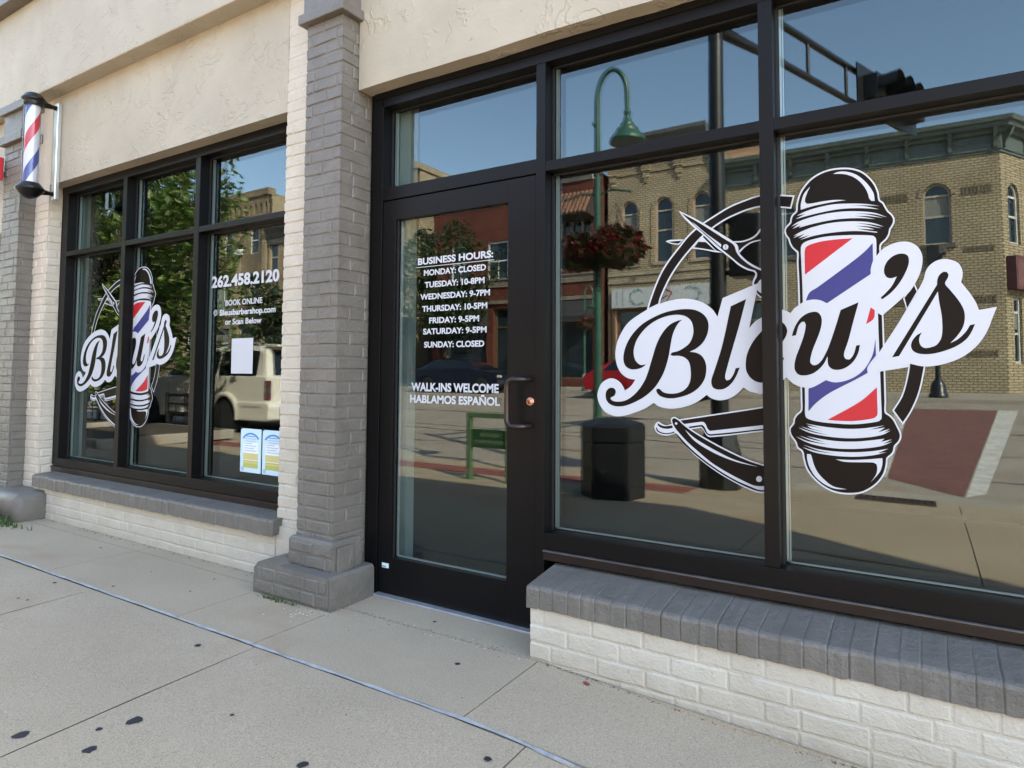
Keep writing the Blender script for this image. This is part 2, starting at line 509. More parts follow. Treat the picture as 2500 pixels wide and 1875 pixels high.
def put_text(mb, body, x0, x1, z0, z1, y, bold=0.018, mi=0, cap=True):
    """letters facing -Y: left and right edge, base line and cap height"""
    global _CAP
    if _CAP is None:
        m_ = text_mesh('H', 0.0); _CAP = max(v.co.y for v in m_.vertices)
    me = text_mesh(body, bold)
    xs = [v.co.x for v in me.vertices]
    a, b = min(xs), max(xs); k = (z1 - z0) / (_CAP + 2 * bold)
    vs = [(x0 + (v.co.x - a) / (b - a) * (x1 - x0), y, z0 + (v.co.y + bold) * k) for v in me.vertices]
    mb.add(vs, [tuple(p.vertices) for p in me.polygons], mi)
    bpy.data.meshes.remove(me)
def wall_holes(mb, outer, holes, to3, depth, mi=0, mi2=None):
    """flat wall with openings; to3(u, z, d) places a point d behind the front"""
    loops = [outer] + holes
    tris = tessellate_polygon([[Vector((p[0], p[1], 0)) for p in l] for l in loops])
    flat = [p for l in loops for p in l]
    mb.add([to3(p[0], p[1], 0) for p in flat], [tuple(t) for t in tris], mi)
    for l in holes:
        n = len(l)
        vs = [to3(p[0], p[1], 0) for p in l] + [to3(p[0], p[1], depth) for p in l]
        mb.add(vs, [(i, (i + 1) % n, n + (i + 1) % n, n + i) for i in range(n)], mi if mi2 is None else mi2)
def arch(x0, x1, z0, zs, zt, n=10):
    """outline of an arched opening: jambs to the springing zs, crown at zt"""
    c = (x0 + x1) / 2; r = (x1 - x0) / 2
    return [(x0, z0), (x1, z0)] + [(c + r * math.cos(math.pi * k / n), zs + (zt - zs) * math.sin(math.pi * k / n)) for k in range(n + 1)]
LOGO = [
('ring',0,'w','-10259,14756c -10107,15235 -9826,15954 -9551,16492 -9219,16962 -8802,17447 -8479,17820 -8102,18153 -7760,18372 -7198,18673 -6649,18941 -6111,19107 -5429,19247 -4768,19168 -4125,19051c -4255,18534c -4775,18642 -5436,18741 -5852,18694 -6250,18589 -6818,18379 -7343,18082 -7765,17773 -8166,17385 -8632,16881 -9076,16280 -9376,15748 -9604,15239 -9663,14996c'),
('ring',1,'k','-10155,14867c -10043,15211 -9764,15924 -9493,16456 -9166,16919 -8752,17403 -8432,17772 -8061,18100 -7724,18316 -7167,18616 -6622,18882 -6091,19046 -5420,19185 -4769,19108 -4194,19004c -4296,18602c -4772,18701 -5441,18803 -5868,18754 -6272,18648 -6847,18437 -7379,18136 -7808,17824 -8213,17432 -8683,16924 -9131,16318 -9436,15780 -9667,15263 -9721,15045c'),
('ring',0,'w','-537,14770c -168,15280c -78,15017c -436,14328c'),
('ring',1,'k','-495,14777c -191,15217c -117,14987c -420,14408c'),
('ring',0,'w','-391,12555c -493,11902 -668,11246 -963,10700c -642,10196c -360,10698 -108,11352 67,12183 114,12552c'),
('ring',1,'k','-353,12502c -449,11891 -626,11226 -907,10705c -643,10289c -399,10722 -151,11367 23,12192 63,12500c'),
('scissors',2,'w','-9369,17752c -9213,17794 -8567,17756c -8787,17547c -9125,17619'),
('scissors',3,'k','-9258,17726c -8654,17711c -8801,17592c -9066,17648'),
('scissors',2,'w','-8210,17326c -7908,17631c -7765,17787c -7214,17152c -6941,17028c -7270,17087 -7770,17233'),
('scissors',3,'k','-8132,17365c -7937,17591c -7627,17543c -7242,17140c -7714,17270'),
('scissors',4,'w','-8776,19021c -8270,18720 -7760,18386 -6933,17783 -6398,17365 -6306,17204 -6282,16981 -6061,16699 -5802,16471 -5430,16237 -5265,16143c -5281,15000c -5433,15049 -5636,15236 -5736,15486 -5759,15732 -5647,16023 -5702,16131 -5936,16214 -6275,16428 -6619,16762 -6914,17025 -7212,17292 -7764,17887 -8201,18294 -8617,18762'),
('scissors',5,'k','-8689,18923c -8213,18612 -7760,18292 -7207,17869 -6799,17554 -6532,17357 -6432,17202 -6401,17061 -6297,16858 -6088,16619 -5829,16392 -5469,16178 -5266,16070c -5280,15040c -5483,15146 -5635,15344 -5696,15565 -5694,15728 -5596,15911 -5584,16073 -5650,16173 -5909,16275 -6248,16495 -6591,16815 -7048,17248 -7763,17973 -8272,18489'),
('scissors',6,'w','-8200,18481c -7931,18220 -7596,17897 -6992,17383c -7007,17258c -7265,17523 -7707,17966 -8044,18290'),
('scissors',6,'w','-6697,17242 -6713,17185 -6755,17146 -6812,17136 -6869,17157 -6910,17204 -6925,17264 -6909,17321 -6867,17360 -6810,17370 -6753,17349 -6712,17302'),
('scissors',7,'k','-6829,17344c -6807,17342c -6790,17162c -6812,17164c'),
('scissors',6,'w','-5269,15833c -5423,15812 -5527,15716 -5601,15532 -5570,15367 -5430,15245 -5278,15228c'),
('scissors',2,'w','-6530,17462c -6131,17449 -5788,17537 -5579,17679 -5460,17843 -5241,17968c -5249,17377c -5428,17377 -5791,17313 -6042,17165 -6264,16946c -6332,17234'),
('scissors',3,'k','-6491,17411c -6132,17391 -5763,17480 -5528,17632 -5418,17770 -5242,17860c -5248,17440c -5453,17426 -5804,17369 -6081,17210 -6281,17050c -6358,17320'),
('straight_razor',2,'w','-8886,10037c -5426,10694c -4975,10778c -4989,9790c -5440,9717c -7534,9369 -7676,9444 -7844,9710 -7909,9738 -8402,9637c -8629,9883c'),
('straight_razor',3,'k','-8777,10002c -5427,10639 -4976,10724c -4985,10037c -7531,9626c -7622,9695 -7711,9899 -7789,9987 -7894,9990 -8629,9857c'),
('straight_razor',3,'k','-8414,9761c -7842,9859 -7764,9792 -7636,9538 -7507,9493 -5438,9817 -4987,9894c -4988,9839c -5439,9762 -7533,9426 -7689,9509 -7817,9711 -7882,9781 -8401,9693c'),
('straight_razor',2,'w','-9080,9863c -9385,9773 -9580,9821 -9749,9913 -9891,9798 -9926,9633 -9822,9443 -9583,9348 -9332,9340 -9000,9452c'),
('straight_razor',3,'k','-9777,9844 -9665,9782 -9469,9731 -9121,9786c -9067,9689c -9358,9621 -9637,9661 -9783,9763'),
('straight_razor',3,'k','-9840,9692 -9751,9528 -9527,9443 -9276,9450 -9027,9533c -9055,9462c -9332,9394 -9625,9405 -9836,9529'),
('straight_razor',4,'w','-9064,10147 -9189,10046 -9162,9886 -9027,9490 -8649,9033 -8118,8542 -7341,8005 -6587,7612 -5976,7368 -5568,7272 -5023,7388c -5009,8347c -5457,8417 -6082,8587 -6823,8890 -7587,9254 -8242,9611 -8642,9883 -8859,10073'),
('straight_razor',5,'k','-9064,10094 -9142,9994 -9026,9704 -8809,9449 -8487,9122 -7984,8708 -7467,8317 -6833,7971 -6215,7696 -5732,7541 -5019,7634c -5010,8293c -5458,8360 -6083,8532 -6824,8826 -7587,9189 -8242,9545 -8643,9816 -8859,10006'),
('straight_razor',5,'k','-9027,9469c -8649,9033 -8118,8573 -7341,8051 -6587,7655 -5975,7418 -5567,7334 -5022,7438c -5021,7499c -5566,7394 -5950,7496 -6586,7733 -7340,8134 -8117,8667 -8595,9089 -8932,9429'),
('straight_razor',6,'w','-8590,9633c -8244,9347 -7849,9108 -7205,8787 -6577,8525 -5650,8303c -6453,8428 -7206,8664 -7851,8973 -8245,9237'),
('straight_razor',6,'w','-8907,9870 -8914,9843 -8934,9823 -8962,9814 -8989,9820 -9009,9839 -9016,9865 -9009,9893 -8988,9913 -8961,9921 -8934,9916 -8914,9897'),
('straight_razor',6,'w','-5493,7837 -5509,7776 -5552,7728 -5610,7707 -5667,7718 -5709,7758 -5723,7816 -5707,7877 -5664,7925 -5606,7946 -5549,7935 -5508,7895'),
('striped_pole',8,'w','-4082,16391 -4076,16763 -4150,16845 -4257,16969 -4342,17142 -4394,17337 -4490,17489 -4527,17659 -4485,17821 -4318,17992 -4294,18131 -4237,18278 -4094,18414 -4068,18647 -4033,18832 -3942,19103 -3766,19384 -3527,19630 -3186,19811 -2810,19890 -2401,19875 -2060,19792 -1765,19631 -1534,19391 -1345,19093 -1236,18764 -1194,18469 -1091,18366 -1018,18201 -927,18012 -834,17912 -753,17748 -743,17593 -807,17425 -875,17323 -907,17150 -1005,16963 -1180,16782 -1201,16541 -1164,13678 -1150,11024 -1151,10637 -1044,10555 -917,10410 -810,10180 -706,9909 -700,9740 -768,9566 -891,9409 -932,9215 -1019,9082 -1133,8967 -1166,8708 -1257,8381 -1452,8064 -1724,7802 -2035,7620 -2428,7541 -2785,7544 -3086,7624 -3389,7795 -3674,8060 -3878,8381 -3977,8758 -4006,8960 -4057,9047 -4183,9130 -4255,9354 -4391,9552 -4464,9732 -4450,9917 -4329,10084 -4294,10269 -4184,10457 -4043,10599 -4027,10943 -4054,15337'),
('striped_pole',9,'k','-4024,16387 -4017,16786 -4110,16888 -4210,17004 -4287,17162 -4340,17361 -4435,17512 -4466,17653 -4432,17783 -4263,17956 -4237,18107 -4187,18237 -4038,18378 -4011,18631 -3977,18808 -3890,19068 -3720,19339 -3491,19576 -3163,19750 -2799,19827 -2401,19812 -2071,19733 -1791,19580 -1571,19352 -1391,19068 -1286,18754 -1242,18440 -1131,18330 -1062,18176 -966,17977 -873,17877 -802,17734 -794,17608 -851,17458 -922,17352 -955,17176 -1046,17003 -1230,16813 -1252,16547 -1215,13678 -1201,11021 -1202,10604 -1077,10509 -958,10373 -855,10152 -755,9892 -750,9747 -810,9595 -937,9434 -978,9237 -1055,9119 -1180,8993 -1216,8716 -1303,8402 -1489,8101 -1749,7850 -2047,7676 -2426,7600 -2772,7604 -3062,7681 -3355,7847 -3630,8103 -3826,8411 -3921,8776 -3951,8986 -4015,9094 -4135,9173 -4203,9386 -4340,9586 -4405,9746 -4394,9897 -4275,10060 -4240,10248 -4140,10419 -3987,10574 -3970,10945 -3997,15335'),
('striped_pole',10,'w','-3920,16377 -3922,16983 -3823,17125 -3524,17223 -3021,17286 -2408,17271 -1811,17214 -1423,17139 -1353,17043 -1351,16378 -1343,13930 -1307,11020 -1311,10383 -1388,10304 -1753,10212 -2241,10146 -2738,10145 -3349,10185 -3784,10286 -3871,10400 -3873,10948 -3895,15326'),
('striped_pole',11,'w','-2741,19683c -2566,19736 -2323,19708 -2004,19566 -1732,19309 -1522,19007 -1391,18719 -1368,18448c -1474,18466 -1540,18561 -1585,18769 -1698,19033 -1870,19285 -2105,19491 -2405,19630'),
('striped_pole',11,'w','-3553,19317c -3663,19087 -3730,18908 -3754,18747 -3702,18658 -3500,18642 -3101,18670 -2687,18667 -2313,18605c -2689,18603 -3123,18569 -3502,18526 -3909,18442c -3907,18626 -3860,18855 -3770,19078'),
('striped_pole',11,'w','-4064,18221c -3761,18348 -3335,18446 -2793,18502 -2285,18469 -1691,18379 -1208,18237c -1692,18327 -2166,18376c -1790,18315 -1498,18226 -1230,18117c -1596,18198 -2088,18268 -2592,18292 -3108,18254 -3635,18180 -4099,18096c -3751,18258c'),
('striped_pole',11,'w','-4266,17820c -4003,17978 -3509,18107 -2902,18182 -2290,18174 -1696,18087 -1310,17972 -988,17788c -1407,17955 -2032,18067c -1601,17963 -1103,17780c -1602,17907 -2054,17970c -1700,17881 -1353,17765c -1799,17853 -2295,17902 -2804,17906 -3429,17841 -3985,17741c -3908,17821c -4224,17725c -3961,17914c'),
('striped_pole',11,'w','-4196,17434c -3923,17569 -3516,17699 -2908,17791 -2298,17788 -1704,17707 -1375,17601 -1090,17446c -1511,17590 -2000,17690c -1608,17579 -1158,17394c -1610,17523 -2022,17586c -1610,17477 -1389,17380c -1964,17472c -1613,17361 -1304,17282c -1315,17250c -1809,17360 -2304,17414 -2915,17413 -3437,17365 -3950,17255c -3595,17412c -4013,17321c -3774,17483c -4197,17352c -4022,17474c'),
('striped_pole',11,'w','-3871,10100c -3146,10003 -2442,9971 -1853,10022 -1221,10150c -1700,9975c -1204,10076c -1434,9892c -1055,10040c -1226,9903c -1028,9977c -1285,9814 -1763,9690 -2349,9624 -2949,9634 -3564,9712 -3876,9809 -4128,9939c -3666,9792 -3070,9698c -3666,9838 -4043,9982c -3644,9884 -3231,9815c -3644,9911 -3810,10016c -3559,9990 -3311,9939c'),
('striped_pole',11,'w','-3858,9628c -3359,9543 -2750,9490 -2155,9514 -1669,9587 -1231,9671c -1346,9552c -997,9663c -1272,9482c -980,9585c -1293,9416 -1771,9299 -2357,9228 -2956,9222 -3570,9306 -3924,9420 -4219,9585c -3777,9424 -3035,9339c -3672,9457 -4101,9626c -3671,9509 -3217,9435c'),
('striped_pole',11,'w','-3969,9285c -3469,9154 -2858,9102 -2260,9114 -1677,9186 -1122,9316c -1450,9137c -1175,9188c -1584,9052 -2165,8956 -2760,8936 -3369,8982 -3679,9050 -3992,9184c -3471,9060 -2879,9016c -3470,9105'),
('striped_pole',11,'w','-3837,8938c -3701,8936c -3662,8804 -3603,8560 -3463,8258 -3222,7989 -2941,7793 -2493,7727c -2882,7711 -3224,7833 -3549,8094 -3751,8436 -3830,8723'),
('striped_pole',11,'w','-2843,8808c -2266,8829 -1779,8887 -1311,8964c -1316,8739 -1407,8453 -1699,8063c -1522,8358 -1479,8619 -1496,8725 -1590,8782 -2072,8756 -2564,8741'),
('striped_pole',11,'r','-2120,17128c -2715,17139 -3231,17112 -3612,17023 -3751,16943 -3792,16784 -3800,16157 -3798,15869c'),
('striped_pole',11,'b','-1463,16877c -1463,16299 -1476,16120 -1545,15926 -1549,15726c -3039,14713c -3282,14844 -3516,14882 -3779,14837c -3740,14978 -3630,15180 -3367,15345 -2169,16228 -1725,16590'),
('striped_pole',14,'r','-1574,14484c -1446,14379c -1462,14132 -1529,14011 -1738,13870c'),
('striped_pole',14,'b','-1446,13326c -1438,12704c -1720,12275 -1724,12059c -2156,11791 -2595,11542 -3088,11239 -3500,10883 -3756,10577c -3742,11449c -3535,11527 -3123,11780c -2857,11700 -2504,11748 -2110,11936 -1805,12227 -1542,12753'),
('striped_pole',11,'r','-1432,11537c -1431,11016 -1429,10626 -1451,10496 -1557,10405 -1847,10328 -2239,10267 -2736,10256 -3101,10274c -1990,11000'),
('lettering',12,'w','-12616,10918 -12575,11216 -12393,11553 -12051,11749 -11774,11744 -11499,11583 -11344,11366 -11286,11222c -10996,11426 -10785,11718c -11110,11769 -11420,11966 -11634,12295 -11731,12773 -11671,13287 -11453,13797 -11101,14263 -10524,14641 -9922,14938 -9297,15120 -8686,15193 -8160,15129 -7713,14950 -7376,14676 -7171,14361c -6953,15132c -5526,15664c -5912,13846c -5687,14103 -5441,14258 -5084,14499 -4771,14566 -4536,14507 -4346,14393c -4217,14558 -4021,14706 -3802,14838 -3516,14882 -3282,14844 -3040,14708c -2002,15031c -1574,14484c -1738,13870c -1438,13326c -1542,12753 -1805,12227 -2110,11936 -2504,11748 -2857,11700 -3123,11780c -3535,11537 -3950,11495 -4275,11626 -4532,11867c -4774,11660 -5444,11215 -5693,11242 -5944,11309 -6158,11453c -6490,11132 -6817,10958 -7147,10906 -7447,10975 -7647,11113c -8128,10770 -8687,10564 -9220,10494 -9690,10566 -9946,10717c -10319,10475 -10772,10280 -11309,10109 -11778,10079 -12214,10228 -12495,10550'),
('lettering',13,'w','2192,14321c 2065,13971 1932,13580 1750,13219 1491,12887 1155,12613 765,12429 369,12321 -4,12305 -382,12401c -412,12283c -1195,12136 -1654,12059 -1734,12125 -1693,12273 -1456,12600 -1308,12860 -767,13759 -435,14361 -78,15017 106,15406 180,15704 319,15917 536,16058 773,16085 1057,15981 1183,15845 1255,15621 1249,15403 1207,15234c 1317,15055 1488,14766 1631,14449 1688,14237c'),
('lettering',12.5,'w','-1351,16387 -1131,16631 -872,16771 -534,16836 -258,16775 -43,16592 73,16323 85,16033 18,15685 -154,15279 -353,14969 -550,14787 -806,14540 -1210,14167c -1337,14254c -1449,14368 -1583,14480c -1717,14752 -1828,15091 -1702,15550 -1552,15739 -1533,15970 -1456,16230'),
('lettering',14,'k','-10271,12402c -10535,12367 -10762,12548 -10856,12838 -10836,13128 -10682,13523 -10301,13982 -9852,14290 -9374,14467 -8905,14519 -8550,14451 -8306,14268 -8197,13986 -8200,13640 -8349,13298 -8597,13094 -8845,12958 -9132,12891 -9186,12804 -9097,12757 -8811,12755 -8565,12676 -8391,12502 -8317,12191 -8320,11778 -8417,11501 -8611,11291 -8894,11164 -9216,11133 -9504,11186 -9704,11341 -9814,11321 -9815,11197 -9687,11041 -9433,10949 -9110,10933 -8719,11012 -8333,11159 -7985,11405 -7743,11750 -7655,12125 -7685,12465 -7836,12739 -8075,12879 -8353,12924c -8074,13051 -7797,13287 -7606,13625 -7542,13965 -7583,14240 -7752,14487 -8060,14673 -8407,14742 -8832,14737 -9336,14661 -9888,14470 -10451,14168 -10872,13782 -11162,13351 -11319,12916 -11340,12550 -11224,12295 -10993,12179 -10725,12180 -10460,12259'),
('lettering',14,'k','-8658,14298c -8871,14254 -9195,14107 -9487,13815 -9709,13466 -9859,13113 -9972,12758 -10085,12402 -10199,12045 -10350,11687 -10616,11289 -10960,10958 -11307,10768 -11658,10722 -11895,10770 -11974,10878 -11776,10993 -11716,11195 -11814,11322 -12012,11329 -12172,11186 -12213,10964 -12153,10745 -11974,10585 -11659,10510 -11269,10552 -10770,10747 -10316,11009 -9906,11373 -9610,11801 -9425,12189 -9277,12682 -9184,13173 -9090,13628 -8945,13975 -8800,14181'),
('lettering',14,'k','-6019,15037c -6627,14777c -6991,13170 -7300,12193 -7439,11787 -7451,11584 -7375,11416 -7176,11345 -6911,11390 -6647,11595 -6449,11896 -6299,12252c -6461,12228c -6561,11962 -6710,11760 -6825,11726 -6889,11842 -6837,12127 -6599,12963 -6295,13991'),
('lettering',14,'k','-5442,13706 -5758,13317 -5987,12857 -6063,12459 -6044,12127 -5903,11863 -5684,11701 -5433,11655 -5122,11789 -4762,12309 -4600,12625c -4685,12681c -4883,12374 -5147,12163 -5301,12244 -5313,12473 -5170,12733 -4781,13086 -4657,13262 -4533,13470 -4474,13701 -4527,13890 -4646,14040 -4782,14110 -5013,14070 -5247,13914'),
('lettering',14,'k','-4306,13486c -4242,13720 -4141,13952 -3981,14182 -3763,14342 -3524,14409 -3360,14376 -3257,14230 -3230,14024 -3289,13692 -3425,13310 -3572,12927 -3656,12593 -3658,12439 -3582,12354 -3440,12362 -3274,12514 -3131,12768 -3011,13047 -2792,13703 -2574,14435c -1969,14696c -2156,13984 -2348,13237 -2479,12837 -2493,12687 -2428,12573 -2316,12560 -2179,12734 -2073,13082c -1951,13097c -2023,12782 -2184,12484 -2433,12260 -2683,12172 -2888,12196 -3023,12323 -3054,12513 -3051,12691c -3183,12412 -3373,12183 -3611,12015 -3896,11949 -4087,11987 -4206,12129 -4231,12337 -4173,12649 -4022,13063 -3897,13424 -3820,13734 -3805,13941 -3851,14039 -3947,14024 -4058,13871 -4160,13514c'),
('lettering',14,'k','-327,16165 -345,15972 -448,15688 -592,15406 -765,15157 -967,14941 -1198,14764c -1248,14826c -1050,15028 -876,15246 -714,15578c -870,15524 -1011,15550 -1107,15705 -1112,15903 -1027,16127 -854,16309 -655,16396 -488,16391 -365,16314'),
('lettering',14,'k','-931,12629c -706,12675c 523,14948c 554,14567 610,14155 628,13808 621,13526 576,13276 439,13058 279,12982 91,12954 -28,13035 -78,13211 -47,13401 18,13511c -141,13419 -281,13231 -332,13040 -276,12863 -129,12766 113,12732 380,12760 723,12866 1037,13017 1324,13259 1482,13532 1568,13760c 1424,13725c 1305,13506 1069,13249 846,13114c 1072,13389 1233,13694 1287,14033 1248,14314 1102,14632 878,14990 740,15219 823,15402 852,15526 802,15624 710,15638 590,15546 520,15392 502,15187c'),
]
# ------------------------------------------------------------------ setting: pavement, kerb, road
def build_ground():
    mb = MB()
    xs = [-400, -60, -20, 0, 5, 20, 60, 400]
    prof = [(300, -0.6), (0.5, -0.6), (-5.35, -0.6), (-20.7, -0.1), (-28, 0.3), (-300, 0.3)]
    for i in range(len(xs) - 1):
        for j in range(len(prof) - 1):
            mb.quad((xs[i], *prof[j]), (xs[i + 1], *prof[j]), (xs[i + 1], *prof[j + 1]), (xs[i], *prof[j + 1]))
    tag(mb.build('ground', ROADM), kind='structure')
    # road surface
    mb = MB()
    ys = [-5.52, -8, -11, -14, -17, -20.48]
    for j in range(len(ys) - 1):
        for x0, x1 in ((-300, -40), (-40, -10), (-10, 6), (6, 60), (60, 300)):
            mb.quad((x0, ys[j], gz(0, ys[j])), (x1, ys[j], gz(0, ys[j])), (x1, ys[j + 1], gz(0, ys[j + 1])), (x0, ys[j + 1], gz(0, ys[j + 1])))
    tag(mb.build('road', ROADM), kind='structure')
    # near pavement: slabs with open joints
    mb = MB()
    near_x = [-40, -30, -22, -16, -13.4, -12, -10.6, -9.2, -7.85, -6.4, -4.47, -3.12, -2.53, -1.385, 0.0, 1.4, 2.8, 4.2, 5.6, 8, 14, 30]
    far_x = [-40, -30, -22, -16, -13.6, -12.2, -10.8, -9.4, -8.05, -6.66, -5.27, -3.88, -2.49, -1.12, 0.28, 1.67, 3.06, 4.45, 6, 8, 14, 30]
    rows = [(0.30, -0.245, near_x), (-0.245, -0.775, near_x), (-0.79, -2.25, far_x), (-2.25, -3.68, far_x), (-3.68, -4.14, far_x), (-4.66, -5.30, far_x)]
    g = 0.0035
    for y1, y0, xx in rows:
        for i in range(len(xx) - 1):
            a, b = xx[i] + g, xx[i + 1] - g
            c, d = y0 + g, y1 - g
            nx = max(1, min(8, int((b - a) / 0.3)))
            ny = max(1, min(6, int((d - c) / 0.4)))
            vs, fs = [], []
            for iy in range(ny + 1):
                for ix in range(nx + 1):
                    x = a + (b - a) * ix / nx; y = c + (d - c) * iy / ny
                    vs.append((x, y, gz(x, y)))
            for iy in range(ny):
                for ix in range(nx):
                    q = iy * (nx + 1) + ix
                    fs.append((q, q + 1, q + nx + 2, q + nx + 1))
            mb.add(vs, fs, 0)
            cs = [(a, c), (b, c), (b, d), (a, d)]
            for k in range(4):
                p, q = cs[k], cs[(k + 1) % 4]
                mb.quad((p[0], p[1], gz(*p) - 0.02), (q[0], q[1], gz(*q) - 0.02), (q[0], q[1], gz(*q)), (p[0], p[1], gz(*p)), 0)
    bx = [-40, -6, -1.5, -1.0, -.5, 0, 30]; by = [0.3, -1, -2.2, -3.4, -5.3]
    for i in range(len(bx) - 1):
        for j in range(len(by) - 1):
            P = [(bx[i], by[j]), (bx[i + 1], by[j]), (bx[i + 1], by[j + 1]), (bx[i], by[j + 1])]
            mb.quad(*[(p[0], p[1], gz(*p) - 0.010) for p in P], 1)
    sw = tag(mb.build('sidewalk', [WALK, JOINT]), kind='structure')
    # white filled expansion joint, wandering a little
    mb = MB(); x = -30.0
    while x < 6:
        x2 = x + (0.05 if -8 < x < 1 else 0.6)
        def yy(x): return -0.7825 - 0.010 * (x + 3) / 4 + 0.0016 * math.sin(x * 9) + 0.001 * math.sin(x * 31)
        w1, w2 = 0.0078 + 0.0022 * math.sin(x * 17) + .0012 * math.sin(x * 41), 0.0078 + 0.0022 * math.sin(x2 * 17) + .0012 * math.sin(x2 * 41)
        def zz(x, y): return gz(x, y) + 0.0035
        mb.quad((x, yy(x) - w1, zz(x, yy(x))), (x2, yy(x2) - w2, zz(x2, yy(x2))), (x2, yy(x2) + w2, zz(x2, yy(x2))), (x, yy(x) + w1, zz(x, yy(x))))
        x = x2
    mb.build('expansion_joint', CAULK, sw)
    # old chewing gum on the slabs
    gm = M('old_gum', (0.012, 0.011, 0.013), 0.7)
    gum = [(-2.338, -1.389, .030), (-2.574, -1.634, .028), (-2.388, -1.481, .013), (-2.289, -1.555, .024), (-2.714, -0.915, .017), (-1.641, -1.255, .021), (-1.65, -0.448, .014), (-2.017, -0.142, .010),
           (-2.079, -1.191, .008), (-4.181, -0.85, .012), (-3.843, -0.704, .010), (-3.407, -0.522, .009), (-4.065, -1.071, .009), (-3.992, -1.057, .008), (-3.49, -0.323, .009), (-4.737, -0.335, .012), (-3.926, -0.445, .006), (-1.18, -0.921, .016)]
    for gx, gy, gr in gum:
        gr *= .84
        mb = MB(); n = 11
        ring = [(gx + gr * random.uniform(.75, 1.25) * math.cos(2 * math.pi * k / n) * 1.05, gy + gr * random.uniform(.75, 1.2) * math.sin(2 * math.pi * k / n)) for k in range(n)]
        mb.add([(p[0], p[1], gz(*p) + 0.0016) for p in ring] + [(gx, gy, gz(gx, gy) + 0.0034)], [(k, (k + 1) % n, n) for k in range(n)], 0, True)
        mb.build('gum_spot', gm, sw)
    # red paver band and kerb
    pav = m_brick('red_pavers', (0.20, 0.055, 0.042), (0.26, 0.075, 0.055), (0.14, 0.09, 0.07), 0.2, 0.1)
    mb = MB()
    for x0, x1 in ((-40, -10), (-10, -2.2)):
        for y0, y1 in ((-4.655, -4.145),):
            mb.quad((x0, y0, gz(-9, y0) + .001), (x1, y0, gz(-9, y0) + .001), (x1, y1, gz(-9, y1) + .001), (x0, y1, gz(-9, y1) + .001))
    tag(mb.build('paver_band', M('red_paver', (0.22, 0.065, 0.05), 0.85, var=.35, vscale=9, bmp=.4)), kind='structure')
    mb = MB()
    mb.quad((-2.2, -4.655, gz(2, -4.655)), (30, -4.655, gz(2, -4.655)), (30, -4.145, gz(2, -4.145)), (-2.2, -4.145, gz(2, -4.145)))
    tag(mb.build('pavement_strip', WALK), kind='structure')
    mb = MB()
    mb.box(-40, -1.3, -5.50, -5.305, -0.5, -0.118, bev=.02)
    mb.prism([(-1.3, -0.118), (-0.7, -0.20), (-0.7, -0.5), (-1.3, -0.5)], 'y', -5.50, -5.305)
    mb.prism([(2.0, -0.118), (1.4, -0.20), (1.4, -0.5), (2.0, -0.5)], 'y', -5.50, -5.305)
    mb.box(-0.7, 1.4, -5.50, -5.305, -0.5, -0.20)
    mb.box(2.0, 30, -5.50, -5.305, -0.5, -0.118, bev=.02)
    tag(mb.build('kerb', KERBM), kind='structure')
    mb = MB()
    a, b = gz(0, -5.51) + .004, gz(0, -6.4) + .004
    mb.quad((-1.4, -5.51, a), (2.4, -5.51, a), (2.4, -6.4, b), (-1.4, -6.4, b))
    tag(mb.build('gutter_apron', KERBM), kind='structure')
    # red crosswalk with a white line each side
    def strip(name, L, Rr, mat, up):
        mb = MB(); n = 8
        for i in range(n):
            t0, t1 = i / n, (i + 1) / n
            def P(e, t):
                x = e[0][0] + (e[1][0] - e[0][0]) * t; y = e[0][1] + (e[1][1] - e[0][1]) * t
                return (x, y, gz(x, y) + up)
            mb.quad(P(L, t0), P(Rr, t0), P(Rr, t1), P(L, t1))
        return tag(mb.build(name, mat), kind='structure')
    strip('crosswalk', ((-0.42, -7.3), (-0.30, -18.2)), ((0.37, -6.45), (1.62, -18.4)), M('red_crosswalk', (0.155, 0.062, 0.052), 0.9, var=.25, vscale=4, bmp=.3, bscale=30), 0.004)
    strip('crosswalk_line', ((0.39, -6.45), (1.64, -18.4)), ((0.60, -6.75), (2.05, -18.4)), M('worn_white_line', (0.50, 0.48, 0.44), 0.8, var=.3, vscale=5), 0.004)
    strip('crosswalk_line', ((-0.62, -7.5), (-0.62, -18.2)), ((-0.44, -7.35), (-0.32, -18.2)), MATS['worn_white_line'], 0.004)
    # tar seams and patched cracks in the road
    mb = MB(); tar = M('road_tar', (0.035, 0.032, 0.030), .8)
    for y0, x0, x1, w in ((-7.6, -40, 12, .03), (-9.3, -30, -1.2, .05), (-9.9, -26, 2, .03), (-13.0, -60, 10, .06), (-16.6, -60, 12, .03)):
        x = x0
        while x < x1:
            x2 = x + .5
            f = lambda q: y0 + .10 * math.sin(q * .9 + y0) + .05 * math.sin(q * 2.7) + .03 * math.sin(q * 7.1)
            ww = w * random.uniform(.4, 1.1)
            mb.quad((x, f(x) - ww, gz(0, f(x) - ww) + .003), (x2, f(x2) - ww, gz(0, f(x2) - ww) + .003), (x2, f(x2) + ww, gz(0, f(x2) + ww) + .003), (x, f(x) + ww, gz(0, f(x) + ww) + .003)); x = x2
    tag(mb.build('road_seams', tar), kind='structure')
    # far pavement
    mb = MB()
    mb.box(-300, 40, -20.70, -20.49, -0.2, 0.47, 0, 0)
    mb.quad((-300, -20.70, .471), (40, -20.70, .471), (40, -26.5, .59), (-300, -26.5, .59))
    mb.quad((2.0, -26.5, .59), (40, -26.5, .59), (40, -120, .59), (2.0, -120, .59))
    tag(mb.build('far_sidewalk', KERBM), kind='structure')
    return sw
SW = build_ground()

